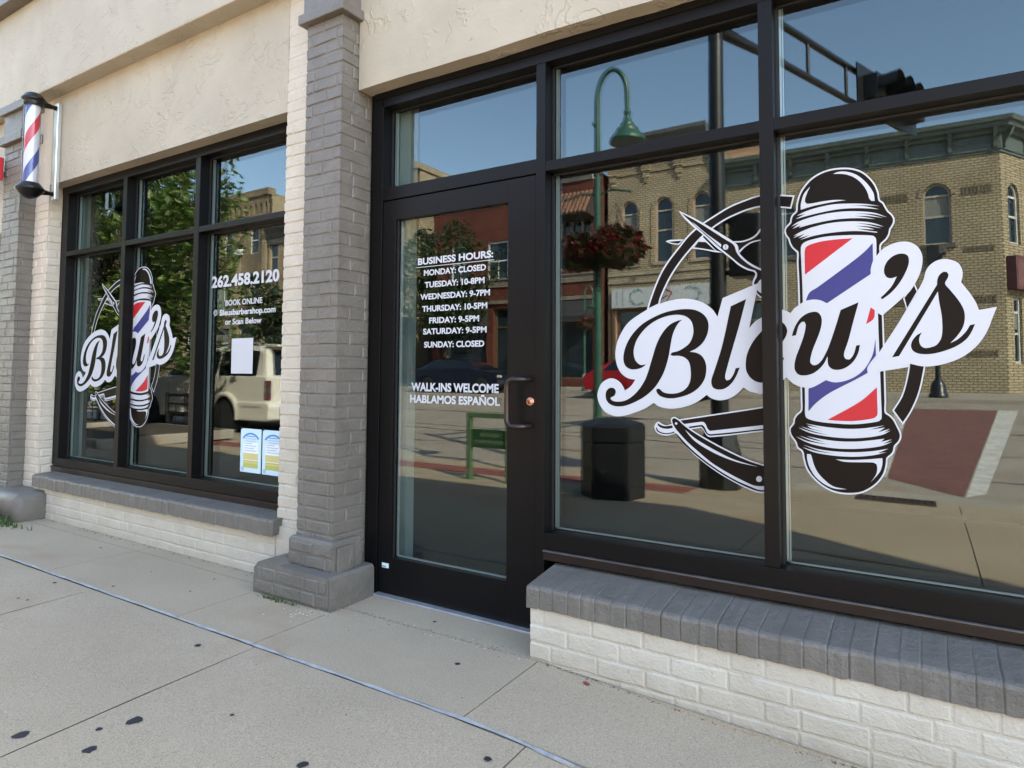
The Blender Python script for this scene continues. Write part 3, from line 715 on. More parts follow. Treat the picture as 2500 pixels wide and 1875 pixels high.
# ------------------------------------------------------------------ the barber shop
shop = empty('barber_shop', (0, 0, 0), 0, 'cream stucco and painted brick shop front with black framed windows and a black glass door', 'shop')
BX0, BX1, BTOP = -7.6, 4.6, 5.65
def stucco_parts():
    mb = MB()
    mb.box(-6.262, -3.228, -0.10, 0.115, 2.77, 3.52)                       # panel over the far window
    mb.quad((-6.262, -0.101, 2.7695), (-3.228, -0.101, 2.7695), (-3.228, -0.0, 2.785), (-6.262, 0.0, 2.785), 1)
    mb.build('window_head_wall', [STUCCO, M('dark_soffit', (0.125, 0.092, 0.062), .8, var=.45, vscale=14)], shop)  # soffit strip in a darker, mottled brown
    mb = MB()
    mb.box(-7.6, -2.922, -0.225, 0.115, 3.515, 4.38, bev=.012)
    mb.build('fascia_band', STUCCO, shop)
    mb = MB()
    mb.box(-7.6, -2.90, -0.33, 0.115, 4.381, 4.62, bev=.01)
    mb.box(-7.6, -2.90, -0.20, 0.115, 4.62, BTOP)
    mb.build('cornice', GREY, shop)
    mb = MB()
    # slightly ragged lower edge of the render coat
    xs = [-2.632 + i * 0.12 for i in range(int((BX1 + 2.632) / 0.12) + 1)] + [BX1]
    low = [2.768 + random.uniform(-.004, .004) for _ in xs]
    poly = [(x, z) for x, z in zip(xs, low)] + [(BX1, BTOP), (-2.632, BTOP)]
    mb.prism(poly, 'y', -0.10, 0.0)
    mb.box(-2.632, BX1, 0.001, 0.115, 2.785, BTOP)
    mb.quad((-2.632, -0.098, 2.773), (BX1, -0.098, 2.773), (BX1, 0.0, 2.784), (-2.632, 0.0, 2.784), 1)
    mb.build('stucco_wall', [STUCCO, MATS['dark_soffit']], shop)
stucco_parts()
def brick_parts():
    Nf, Ux = (0, -1, 0), (1, 0, 0)
    # pillar between the bays
    mb = MB()
    mb.box(-2.914, -2.643, -0.214, 0.10, 0, 3.15); mb.box(-2.914, -2.643, -0.214, 0.10, 3.15, BTOP)
    bricks(mb, (-2.92, -0.216, 0), Ux, Nf, 0.283, 0.0, 3.155, phase=.25, bl=.19, proud=.0048)
    bricks(mb, (-2.641, -0.22, 0), (0, 1, 0), (1, 0, 0), 0.225, 0.0, 3.155, phase=.55, bl=.21, proud=.0048)
    bricks(mb, (-2.918, 0.0, 0), (0, -1, 0), (-1, 0, 0), 0.216, 0.0, 3.155, phase=.1, bl=.21)
    p = mb.build('brick_pillar', GREY, shop)
    mb = MB()
    mb.box(-2.955, -2.60, -0.262, -0.02, 3.155, 3.212, bev=.007)
    mb.box(-2.935, -2.625, -0.238, -0.01, 3.212, 3.8, bev=.004)
    mb.build('pillar_cap', GREY, p)
    def plinth(X, base, name='pillar_base'):
        mb = MB()
        # upper course block with rounded shoulder
        bm = bmesh.new(); bmesh.ops.create_cube(bm, size=1)
        for v in bm.verts: v.co = Vector((X + 0.1675 + v.co.x * .335, -0.155 + v.co.y * 0.206, 0.175 + v.co.z * .28))
        bmesh.ops.bevel(bm, geom=[e for e in bm.edges if all(v.co.z > .2 for v in e.verts)], offset=.022, segments=3, profile=.5, affect='EDGES')
        mb.bm(bm)
        for r, (za, zb) in enumerate(((0.165, 0.232), (0.236, 0.290))):
            bricks(mb, (X + .004, -0.2585, 0), Ux, Nf, 0.327, za, zb, phase=.3 + r * .5, bl=.165, proud=.007, zbase=za, course=.067)
        mb.box(X + .337, X + .352, -0.235, -0.12, 0.06, 0.285, bev=.004)
        # lower footing, spreading to the left
        prof = [(X + .405, -.1), (X + .40, .150), (X + .385, .165), (X + .02, .168), (X - .02, .198), (X - .08, .192), (X - .155, .165), (X - .19, .13), (X - .195, -.1)]
        mb.prism(prof, 'y', -0.333, -0.02)
        prof2 = [(X + .388, .158), (X + .375, .167), (X + .02, .170), (X - .015, .19), (X - .08, .186), (X - .15, .158), (X - .172, .13), (X - .172, .02), (X + .392, .02)]
        mb.prism(prof2, 'y', -0.343, -0.330)
        bricks(mb, (X - .165, -0.342, 0), Ux, Nf, 0.55, 0.015, 0.078, phase=.2, bl=.2, zbase=0.012, course=.067)
        bricks(mb, (X - .14, -0.342, 0), Ux, Nf, 0.52, 0.082, 0.150, phase=.75, bl=.11, zbase=0.08, course=.069)
        return mb.build(name, GREY, base)
    plinth(-2.934, p)
    # pillar at the far end of the shop
    mb = MB()
    mb.box(-6.844, -6.524, -0.214, 0.10, 0, BTOP)
    bricks(mb, (-6.85, -0.216, 0), Ux, Nf, 0.333, 0.0, 3.17, phase=.15, bl=.2)
    bricks(mb, (-6.521, -0.22, 0), (0, 1, 0), (1, 0, 0), 0.125, 0.0, 3.17, phase=.4, bl=.21)
    bricks(mb, (-6.85, -0.216, 0), Ux, Nf, 0.333, 3.245, 3.44, phase=.15, bl=.2)
    p2 = mb.build('brick_pillar', GREY, shop)
    mb = MB()
    for za, zb in ((3.168, 3.245), (3.44, 3.513)):
        mb.box(-6.885, -6.44, -0.262, -0.08, za, zb, bev=.007)
    mb.box(-6.86, -6.50, -0.232, -0.09, 3.245, 3.44, bev=.004)
    mb.build('pillar_cap', GREY, p2)
    mb = MB()
    bm = bmesh.new(); bmesh.ops.create_cube(bm, size=1)
    for v in bm.verts: v.co = Vector((-6.55 + v.co.x * 1.02, -0.19 + v.co.y * 0.30, 0.09 + v.co.z * .26))
    bmesh.ops.bevel(bm, geom=[e for e in bm.edges if all(v.co.z > .1 for v in e.verts) or all(v.co.x > -6.2 for v in e.verts)], offset=.06, segments=4, profile=.5, affect='EDGES')
    mb.bm(bm, 0, True)
    mb.build('pillar_base', GREY, p2)
    # cream brick jambs
    mb = MB()
    mb.box(-3.226, -2.90, -0.094, 0.11, -0.05, 3.6)
    bricks(mb, (-3.23, -0.096, 0), Ux, Nf, 0.315, -0.05, 2.7, phase=.35, bl=.30)
    bricks(mb, (-3.23, -0.0965, 0), Ux, Nf, 0.315, 2.7, 3.6, phase=.35, bl=.30, proud=.0028)
    mb.build('brick_jamb', CREAM, shop)
    mb = MB()
    mb.box(-6.56, -6.276, -0.094, 0.11, -0.05, 3.6)
    bricks(mb, (-6.525, -0.096, 0), Ux, Nf, 0.255, -0.05, 2.68, phase=.1, bl=.2)
    bricks(mb, (-6.272, -0.10, 0), (0, 1, 0), (1, 0, 0), 0.10, 0.30, 2.77, phase=.5, bl=.2)
    mb.build('brick_jamb', CREAM, shop)
    # low walls under the windows
    mb = MB()
    mb.box(-6.28, -2.93, -0.118, 0.11, -0.08, 0.30)
    bricks(mb, (-6.28, -0.12, 0), Ux, Nf, 3.06, -0.06, 0.262, phase=.4, zbase=-0.02, course=.07, proud=.004)
    mb.build('low_wall', CREAM, shop)
    mb = MB()
    mb.box(-1.424, BX1, -0.232, 0.11, -0.25, 0.29)
    bricks(mb, (-1.428, -0.234, 0), Ux, Nf, BX1 + 1.43, -0.20, 0.215, phase=.15, zbase=0.215 - 0.072 * 6, course=.072, bl=.212, proud=.0036)
    bricks(mb, (-1.4265, 0.0, 0), (0, -1, 0), (-1, 0, 0), 0.234, -0.10, 0.215, phase=.3, zbase=0.215 - 0.072 * 6, course=.072)
    mb.build('low_wall', CREAM, shop)
    # rowlock sills
    def sill(x0, x1, y, za, zb, zback, yback, pitch, name='brick_sill'):
        """painted rowlock sill: one skin whose joints are shallow, uneven ridges and dips"""
        mb = MB(); x = x0; cols = []
        rj = lambda a: random.uniform(-a, a)
        while x < x1 - .012:
            w = pitch * random.uniform(.86, 1.14); b = min(x + w, x1); dz, dy = rj(.0025), rj(.003); dip = random.choice((.0036, .0030, .0026, .0032, .0042))
            cols.append((x, dz, dy, dip)); cols.append((x + .005, dz, dy, 0)); 
            for q in (1, 2): cols.append((x + (b - x) * q / 3, dz + rj(.0012), dy + rj(.0015), 0))
            cols.append((b - .005, dz, dy, 0)); x = b
        cols.append((x1, 0, 0, 0))
        n = 7; vs = []; fs = []
        for xx, dz, dy, dp in cols:
            prof = [(y + .012, za + .004), (y + dy + dp, za + dz + rj(.0018)), (y + dy + dp + rj(.001), zb - .016 + dz), (y + .004 + dy + dp, zb - .005 + dz - dp * .6), (y + .015 + dy, zb + dz - dp), (y * .45 + yback * .55, zb * .45 + zback * .55 + dz * .6 - dp + rj(.001)), (yback, zback + dz * .3)]
            vs += [(xx + rj(.0012), p[0], p[1]) for p in prof]
        for i in range(len(cols) - 1):
            for k in range(n - 1): fs.append((i * n + k, (i + 1) * n + k, (i + 1) * n + k + 1, i * n + k + 1))
        fs += [tuple(range(n)), tuple(range((len(cols) - 1) * n, len(cols) * n))]
        mb.add(vs, fs); mb.box(x0 + .004, x1 - .004, y + .02, yback, za + .005, za + .02)
        mb.build(name, GREY, shop)
    sill(-1.446, BX1, -0.247, 0.212, 0.303, 0.330, 0.03, 0.0665)
    sill(-6.215, -3.19, -0.165, 0.248, 0.343, 0.352, 0.02, 0.0665)
brick_parts()
def window_bar(mb, x0, x1, z0, z1, y0=0.0, y1=0.112, bev=.0025):
    mb.box(x0, x1, y0, y1, z0, z1, bev=bev)
def pane(parent, x0, x1, z0, z1, y=0.08, name='glass_pane', spacer=True):
    mb = MB(); mb.box(x0 - .006, x1 + .006, y, y + .027, z0 - .006, z1 + .006)
    g = mb.build(name, GLASS, parent)
    if spacer:
        mb = MB()
        mb.box(x0, x0 + .009, y - .010, y - .001, z0, z1, 1); mb.box(x0, x1, y - .010, y - .001, z1 - .008, z1, 1)
        mb.box(x0 + .010, x0 + .019, y + .010, y + .022, z0 + .004, z1 - .004, 0)
        mb.box(x0 + .022, x0 + .026, y + .010, y + .022, z0 + .004, z1 - .004, 0)
        mb.box(x0 + .010, x1, y + .010, y + .022, z0 + .004, z0 + .010, 0)
        mb.build('pane_edge', [SPACER, GASKET], g)
    return g
def right_window():
    mb = MB(); e = .0015
    HEAD0, HEAD1 = 2.684, 2.782
    window_bar(mb, -2.548, BX1, HEAD0, HEAD1)
    mb.box(-2.60, BX1, -0.006, -0.0005, HEAD1 - .048, HEAD1 - .002)
    for x0, x1 in ((-1.546, -1.495), (-0.528, -0.474), (0.50, 0.555), (1.53, 1.585), (2.56, 2.615), (3.59, 3.645)):
        window_bar(mb, x0, x1, 0.0 if x0 < -1.5 else 0.465, HEAD0)
    for x0, x1 in ((-1.495, -0.528), (-0.474, 0.50), (0.555, 1.53), (1.585, 2.56), (2.615, 3.59), (3.645, BX1)):
        window_bar(mb, x0, x1, 2.155, 2.203, 0.001)
    window_bar(mb, -1.495, BX1, 0.388, 0.464)
    window_bar(mb, -2.548, -1.546, 2.152, 2.222, 0.001)
    window_bar(mb, -2.603, -2.5355, 0.0, HEAD1, 0.0)
    mb.box(-2.637, -2.6045, 0.012, 0.112, 0.0, HEAD1, bev=.002)
    w = mb.build('shop_window', FRAME, shop)
    mb = MB()
    mb.box(-1.497, BX1, -0.014, 0.10, 0.3815, 0.387, 1, bev=.001); mb.box(-1.497, BX1, -0.011, 0.10, 0.376, 0.3812)
    mb.box(-1.497, BX1, -0.006, 0.10, 0.343, 0.3755, bev=.002)
    mb.build('sill_flashing', [FRAME2, FRAME3], w)
    xs = [(-1.495, -0.528), (-0.474, 0.50), (0.555, 1.53), (1.585, 2.56), (2.615, 3.59), (3.645, BX1)]
    for x0, x1 in xs:
        pane(w, x0, x1, 0.464, 2.155); pane(w, x0, x1, 2.203, HEAD0)
    pane(w, -2.5355, -1.546, 2.222, HEAD0)
def left_window():
    mb = MB(); H0, H1 = 2.705, 2.785
    window_bar(mb, -6.272, -3.20, H0, H1)
    window_bar(mb, -6.272, -6.222, 0.40, H0, 0.004); window_bar(mb, -6.222, -6.165, 0.465, H0)
    window_bar(mb, -5.277, -5.221, 0.465, H0); window_bar(mb, -4.317, -4.261, 0.465, H0); window_bar(mb, -3.30, -3.20, 0.465, H0)
    for x0, x1 in ((-6.165, -5.277), (-5.221, -4.317), (-4.261, -3.30)):
        window_bar(mb, x0, x1, 2.166, 2.205, 0.001)
    window_bar(mb, -6.222, -3.20, 0.395, 0.465)
    w = mb.build('shop_window', FRAME, shop)
    mb = MB()
    mb.box(-6.27, -3.20, -0.014, 0.10, 0.383, 0.394, bev=.002)
    mb.box(-6.27, -3.20, -0.004, 0.10, 0.346, 0.382, bev=.002)
    mb.build('sill_flashing', FRAME2, w)
    for x0, x1 in ((-6.165, -5.277), (-5.221, -4.317), (-4.261, -3.30)):
        pane(w, x0, x1, 0.465, 2.166); pane(w, x0, x1, 2.205, H0)
right_window(); left_window()
def glass_door():
    y0, y1 = 0.006, 0.052
    mb = MB()
    mb.box(-2.532, -2.438, y0, y1, 0.012, 2.147, bev=.003)
    mb.box(-1.706, -1.550, y0, y1, 0.012, 2.147, bev=.003)
    mb.box(-2.438, -1.706, y0 + .0005, y1, 2.035, 2.1465, bev=.002)
    mb.box(-2.438, -1.706, y0 + .0005, y1, 0.0125, 0.206, bev=.002)
    d = mb.build('shop_door', FRAME, shop)
    mb = MB()
    mb.box(-2.530, -1.548, -0.03, 0.06, 0.0, 0.011, bev=.003)
    mb.build('threshold', M('worn_aluminium', (0.52, 0.54, 0.58), .35, .7, var=.2, vscale=12), shop)
    g = MB(); g.box(-2.437, -1.707, 0.030, 0.050, 0.207, 2.034)
    g = g.build('door_glass', GLASS, d)
    mb = MB()
    mb.box(-2.438, -2.429, 0.020, 0.029, 0.206, 2.035, 1)
    mb.box(-2.428, -2.419, 0.040, 0.050, 0.212, 2.03, 0)
    mb.box(-2.42, -1.71, 0.040, 0.050, 0.208, 0.214, 0)
    mb.build('pane_edge', [SPACER, GASKET], g)
    # pull handle
    mb = MB(); r = .0125
    zt, zb, yo = 1.168, 0.948, -0.062
    xh = -1.665
    pts = [(-1.655, y0, zt), (-1.662, y0 - .02, zt)]
    def arc(cx, cz, a0, a1, rad):
        return [(cx + rad * math.cos(R(a0 + (a1 - a0) * k / 5)), yo, cz + rad * math.sin(R(a0 + (a1 - a0) * k / 5))) for k in range(6)]
    pts = [(-1.575, y0 + .01, zt), (-1.58, yo + .025, zt), (-1.60, yo, zt)] + arc(xh + .035, zt - .035, 90, 180, .035) + arc(xh + .035, zb + .035, 180, 270, .035) + [(-1.60, yo, zb), (-1.58, yo + .025, zb), (-1.575, y0 + .01, zb)]
    mb.tube(pts, r, 12)
    mb.build('pull_handle', M('dark_bronze_handle', (0.030, 0.022, 0.020), .3, .5), d)
    mb = MB()
    mb.lathe([(0.021, y0), (0.021, y0 - .008), (0.017, y0 - .014), (0.015, y0 - .012), (0.012, y0 - .016), (0.0, y0 - .017)], (-1.572, 0, 1.064), 20, 0, 'y')
    mb.build('lock_cylinder', M('copper_lock', (0.55, 0.26, 0.17), .25, .9), d)
    mb = MB(); mb.box(-1.5735, -1.5705, y0 - .0185, y0 - .016, 1.058, 1.070)
    mb.build('keyhole', GASKET, d)
    mb = MB(); mb.box(-2.500, -2.452, y0 - .0012, y0, 0.147, 0.172); mb.box(-2.498, -2.470, y0 - .0018, y0 - .0012, 0.150, 0.158, 1)
    mb.build('door_sticker', [M('pale_sticker', (0.62, 0.70, 0.72), .4), M('green_sticker', (0.15, 0.30, 0.28), .5)], d)
glass_door()
def shell():
    """room behind the glass and the rest of the building"""
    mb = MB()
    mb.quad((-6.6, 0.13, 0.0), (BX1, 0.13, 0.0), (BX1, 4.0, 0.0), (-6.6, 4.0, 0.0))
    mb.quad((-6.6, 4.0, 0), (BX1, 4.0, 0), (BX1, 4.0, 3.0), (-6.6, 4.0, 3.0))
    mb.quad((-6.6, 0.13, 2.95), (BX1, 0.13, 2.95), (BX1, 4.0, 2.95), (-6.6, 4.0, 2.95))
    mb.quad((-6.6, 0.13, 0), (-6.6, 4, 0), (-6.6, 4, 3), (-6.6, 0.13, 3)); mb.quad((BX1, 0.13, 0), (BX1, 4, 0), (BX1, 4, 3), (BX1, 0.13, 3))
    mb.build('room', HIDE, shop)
    mb = MB()
    mb.box(-2.86, -2.437, 0.120, 0.185, 0.02, 2.9)
    mb.build('inner_wall', INWHITE, shop)
    mb = MB()
    mb.box(-6.60, -6.20, 0.125, 0.2, 0.02, 2.9)
    mb.build('inner_wall', INWHITE, shop)
    mb = MB()
    mb.box(BX0, BX1, 4.02, 14, -0.2, BTOP); mb.box(BX0, BX1, 0.116, 4.02, 3.02, BTOP - .02)
    mb.box(BX1 - .25, BX1 - .001, 0.116, 4.02, -0.2, 3.02); mb.box(BX0, -6.62, 0.116, 4.02, -.2, 3.02)
    mb.build('rear_block', M('rear_block_wall', (0.42, 0.38, 0.32), .8, var=.1), shop)
shell()

# ------------------------------------------------------------------ window lettering and logos
GY = 0.0792
def door_text():
    k = (CAM_D + 0.0292) / (CAM_D + 0.08)
    def T(root, s, x0, x1, z0, z1, b=.02, line=None):
        mb = MB()
        put_text(mb, s, x0 * k, x1 * k, CAM_H + (z0 - CAM_H) * k, CAM_H + (z1 - CAM_H) * k, 0.0292, b)
        mb.build('text_line', VW, root, recalc=False)
    r = empty('hours_lettering', (0, 0, 0), 0, 'white business hours lettering listing each weekday on the door glass', 'lettering')
    T(r, 'BUSINESS HOURS:', -2.339, -1.842, 1.786, 1.823, .032)
    mb = MB(); mb.box(-2.349 * k, -1.837 * k, 0.0288, 0.0294, CAM_H + (1.7715 - CAM_H) * k, CAM_H + (1.7745 - CAM_H) * k); mb.build('underline', VW, r)
    for s, a, b, z in (('MONDAY: CLOSED', -2.296, -1.886, 1.7235), ('TUESDAY: 10-8PM', -2.289, -1.894, 1.6575), ('WEDNESDAY: 9-7PM', -2.319, -1.860, 1.5925), ('THURSDAY: 10-5PM', -2.305, -1.876, 1.5265),
                       ('FRIDAY: 9-5PM', -2.255, -1.926, 1.462), ('SATURDAY: 9-5PM', -2.296, -1.879, 1.403), ('SUNDAY: CLOSED', -2.288, -1.893, 1.3315)):
        T(r, s, a, b, z, z + .032, .032)
    r = empty('welcome_lettering', (0, 0, 0), 0, 'white lettering welcoming walk-ins in English and Spanish beside the door handle', 'lettering')
    T(r, 'WALK-INS WELCOME', -2.374, -1.803, 1.096, 1.142, .034)
    T(r, 'HABLAMOS ESPA\u00d1OL', -2.382, -1.795, 1.0325, 1.0755, .034)
door_text()
def window_text():
    y = GY
    r_ = empty('contact_lettering', (0, 0, 0), 0, 'white telephone number, web address and globe mark on the window beside the pillar', 'lettering')
    for s, a, b, z0, z1, bd in (('262.458.2120', -4.215, -3.494, 1.7785, 1.859, .036), ('BOOK ONLINE', -4.050, -3.659, 1.646, 1.685, .026), ('Bleusbarbershop.com', -4.110, -3.522, 1.580, 1.621, .034), ('or Scan Below', -4.048, -3.660, 1.515, 1.554, .030)):
        mb = MB(); put_text(mb, s, a, b, z0, z1, y, bd); mb.build('text_line', VW, r_, recalc=False)
    mb = MB(); cx, cz, r = -4.160, 1.603, .021
    n = 24
    vs = [(cx + q * math.cos(2 * math.pi * k / n), y, cz + q * math.sin(2 * math.pi * k / n)) for q in (r, r - .003) for k in range(n)]
    mb.add(vs, [(k, (k + 1) % n, n + (k + 1) % n, n + k) for k in range(n)])
    for dz in (-.010, 0, .010):
        w = math.sqrt(r * r - dz * dz) - .001
        mb.quad((cx - w, y - .0002, cz + dz - .0014), (cx + w, y - .0002, cz + dz - .0014), (cx + w, y - .0002, cz + dz + .0014), (cx - w, y - .0002, cz + dz + .0014))
    for sx in (-.5, .5):
        p = [(cx + sx * 2 * .009 * math.cos(a), y - .0004, cz + (r - .001) * math.sin(a)) for a in [R(-90 + 18 * k) for k in range(11)]]
        for k in range(10):
            mb.quad((p[k][0] - .0013, p[k][1], p[k][2]), (p[k][0] + .0013, p[k][1], p[k][2]), (p[k + 1][0] + .0013, p[k + 1][1], p[k + 1][2]), (p[k + 1][0] - .0013, p[k + 1][1], p[k + 1][2]))
    mb.build('globe_mark', VW, r_, recalc=False)
    mb = MB(); mb.box(-3.966, -3.740, y - .001, y, 1.183, 1.419)
    tag(mb.build('blank_card', VW), 'plain white card on the glass below the web address', 'card')
window_text()
def posters():
    paper = M('pale_blue_paper', (0.50, 0.66, 0.80), .6); band = M('blue_heading', (0.06, 0.20, 0.50), .6); ink = M('grey_print', (0.35, 0.42, 0.50), .6)
    sand = M('sand_yellow_print', (0.55, 0.48, 0.20), .6); grass = M('olive_print', (0.40, 0.42, 0.10), .6); pal = M('white_paper', (0.70, 0.76, 0.80), .6)
    for i, x0 in enumerate((-3.842, -3.618)):
        x1 = x0 + .210; z0, z1 = .538, .822; y = GY - .0005
        mb = MB(); mb.box(x0, x1, y, y + .001, z0, z1, 0)
        def q(a, b, c, d, m, k=1): mb.quad((x0 + a, y - .0003 * k, z0 + c), (x0 + b, y - .0003 * k, z0 + c), (x0 + b, y - .0003 * k, z0 + d), (x0 + a, y - .0003 * k, z0 + d), m)
        q(.030, .182, .035, .195, 5); q(.030, .182, .030, .078, 4, 2); q(.030, .182, .082, .125, 3, 2); q(.030, .182, .060, .070, 3, 3)
        for k in range(10):
            a0, a1 = R(150 - 12 * k), R(150 - 12 * (k + 1))
            p = [(x0 + .105 + rr * math.cos(a) * 1.0, y - .0005, z0 + .185 + rr * math.sin(a) * .75) for rr, a in ((.083, a0), (.083, a1), (.098, a1), (.098, a0))]
            mb.quad(*p, 1)
        for k, (a, b) in enumerate(((.06, .15), (.045, .165), (.055, .155), (.04, .12), (.04, .16), (.04, .14), (.04, .165))):
            zz = .232 - k * .0155
            q(a, b, zz, zz + .005, 1 if k == 0 else 2, 4)
        q(.012, .040, .008, .034, 2, 4)
        o = mb.build('licence_notice', [paper, band, ink, sand, grass, pal])
        mb2 = MB(); mb2.box(x0 + .004, x0 + .016, y - .003, y - .001, z1 - .006, z1 + .008)
        mb2.build('clip', GASKET, o)
        tag(o, ('blue and yellow printed notice on the glass, the one nearer the window post' if i == 0 else 'blue and yellow printed notice on the glass, partly hidden by the cream brick jamb'), 'notice', 'printed notices in the window corner')
posters()
def logos():
    order = ['ring', 'scissors', 'straight_razor', 'striped_pole', 'lettering']
    for i, (dx, dz) in enumerate(((0.0, 0.0), (-4.835, 0.013))):
        root = empty('window_logo', (-0.5 + dx, GY, 1.3 + dz))
        tag(root, ('large barber pole logo with black script name across the two panes right of the door' if i == 0 else 'barber pole logo with black script name on the far window beside the telephone number'), 'window logo', 'vinyl shop logos')
        names = {'ring': 'ring_arc'}
        jobs = []
        ringset = [q for q in LOGO if q[0] == 'ring']
        for q in range(0, len(ringset), 2): jobs.append(('ring_arc', ringset[q:q + 2]))
        for g in order[1:]: jobs.append((g, [q for q in LOGO if q[0] == g]))
        for g, polys in jobs:
            mb = MB()
            for gg, layer, c, s in polys:
                pts = []
                for tok in s.split():
                    k = tok.endswith('c'); a, b = tok.rstrip('c').split(',')
                    pts.append((int(a) / 1e4 + dx, int(b) / 1e4 + dz, k))
                sp = spline(pts)
                tris = tessellate_polygon([[Vector((p.x, p.y, 0)) for p in sp]])
                y = GY - 0.00018 * (layer + 1)
                mb.add([(p.x + .5 - dx, y - GY, p.y - 1.3 - dz) for p in sp], [tuple(t) for t in tris], 'wkrb'.index(c))
            mb.build(g, [VW, VK, VR, VB], root, recalc=False)
logos()
def barber_pole():
    cx, cy = -6.125, -0.300
    root = empty('barber_pole', (cx, cy, 2.58), 0, 'red, white and blue striped barber pole with black end caps on a wall bracket', 'barber pole')
    m, t, b = nt('barber_stripes')
    sep = node(t, 'ShaderNodeSeparateXYZ'); tc = node(t, 'ShaderNodeTexCoord'); t.links.new(tc.outputs['Object'], sep.inputs[0])
    ang = math_(t, 'DIVIDE', math_(t, 'ARCTAN2', sep.outputs[1], sep.outputs[0]), 2 * math.pi)
    ph = math_(t, 'FRACT', math_(t, 'ADD', math_(t, 'ADD', math_(t, 'MULTIPLY', sep.outputs[2], 1.70), math_(t, 'MULTIPLY', ang, -1.0)), 10.88))
    c = node(t, 'ShaderNodeValToRGB'); c.color_ramp.interpolation = 'CONSTANT'
    e = c.color_ramp.elements
    e[0].position = 0; e[0].color = (0.50, 0.51, 0.55, 1); e[1].position = .28; e[1].color = (0.035, 0.05, 0.22, 1)
    for p_, cc in ((.5, (0.50, 0.51, 0.55, 1)), (.78, (0.42, 0.02, 0.035, 1))):
        x = e.new(p_); x.color = cc
    t.links.new(ph, c.inputs[0]); t.links.new(c.outputs[0], b.inputs['Base Color']); b.inputs['Roughness'].default_value = .35
    z0, z1 = 0.12, 0.785
    mb = MB(); mb.lathe([(.051, z0), (.051, z1)], (0, 0, 0), 32)
    mb.build('striped_cylinder', m, root)
    clear = m_glass('clear_tube', (.93, .94, .95), 1.45)
    mb = MB(); mb.lathe([(.064, z0), (.064, z1)], (0, 0, 0), 32)
    mb.build('clear_tube', clear, root)
    BLK = M('black_plastic', (0.005, 0.005, 0.0055), .30, spec=.3)
    mb = MB()
    mb.lathe([(.067, z1 - .012), (.072, z1), (.074, z1 + .012), (.070, z1 + .018), (.078, z1 + .028), (.088, z1 + .036), (.086, z1 + .05), (.078, z1 + .056), (.066, z1 + .075), (.05, z1 + .092), (.025, z1 + .102), (0, z1 + .104)], (0, 0, 0), 28)
    mb.build('top_cap', BLK, root)
    mb = MB()
    mb.lathe([(.068, z0 + .018), (.074, z0 + .01), (.098, z0 - .02), (.104, z0 - .032), (.098, z0 - .042), (.075, z0 - .07), (.05, z0 - .095), (.025, z0 - .108), (0, z0 - .11)], (0, 0, 0), 28)
    mb.build('bottom_cap', BLK, root)
    bx0, bx1, by = -0.03, 0.030, 0.199
    mb = MB()
    mb.box(bx0, bx1, by - .035, by, 0.04, 0.86, bev=.006)
    mb.build('wall_bracket', M('pale_aluminium', (0.60, 0.62, 0.62), .3, .75), root)
    for z in (z1 + .03, z0 - .035):
        mb = MB()
        mb.tube([(0.0, .06, z), (0.0, by - .03, z)], [.030, .012], 12)
        mb.lathe([(.020, 0.0), (.020, .012)], (0.0, by - .048, z), 12, 0, 'y')
        mb.build('bracket_arm', BLK, root)
barber_pole()
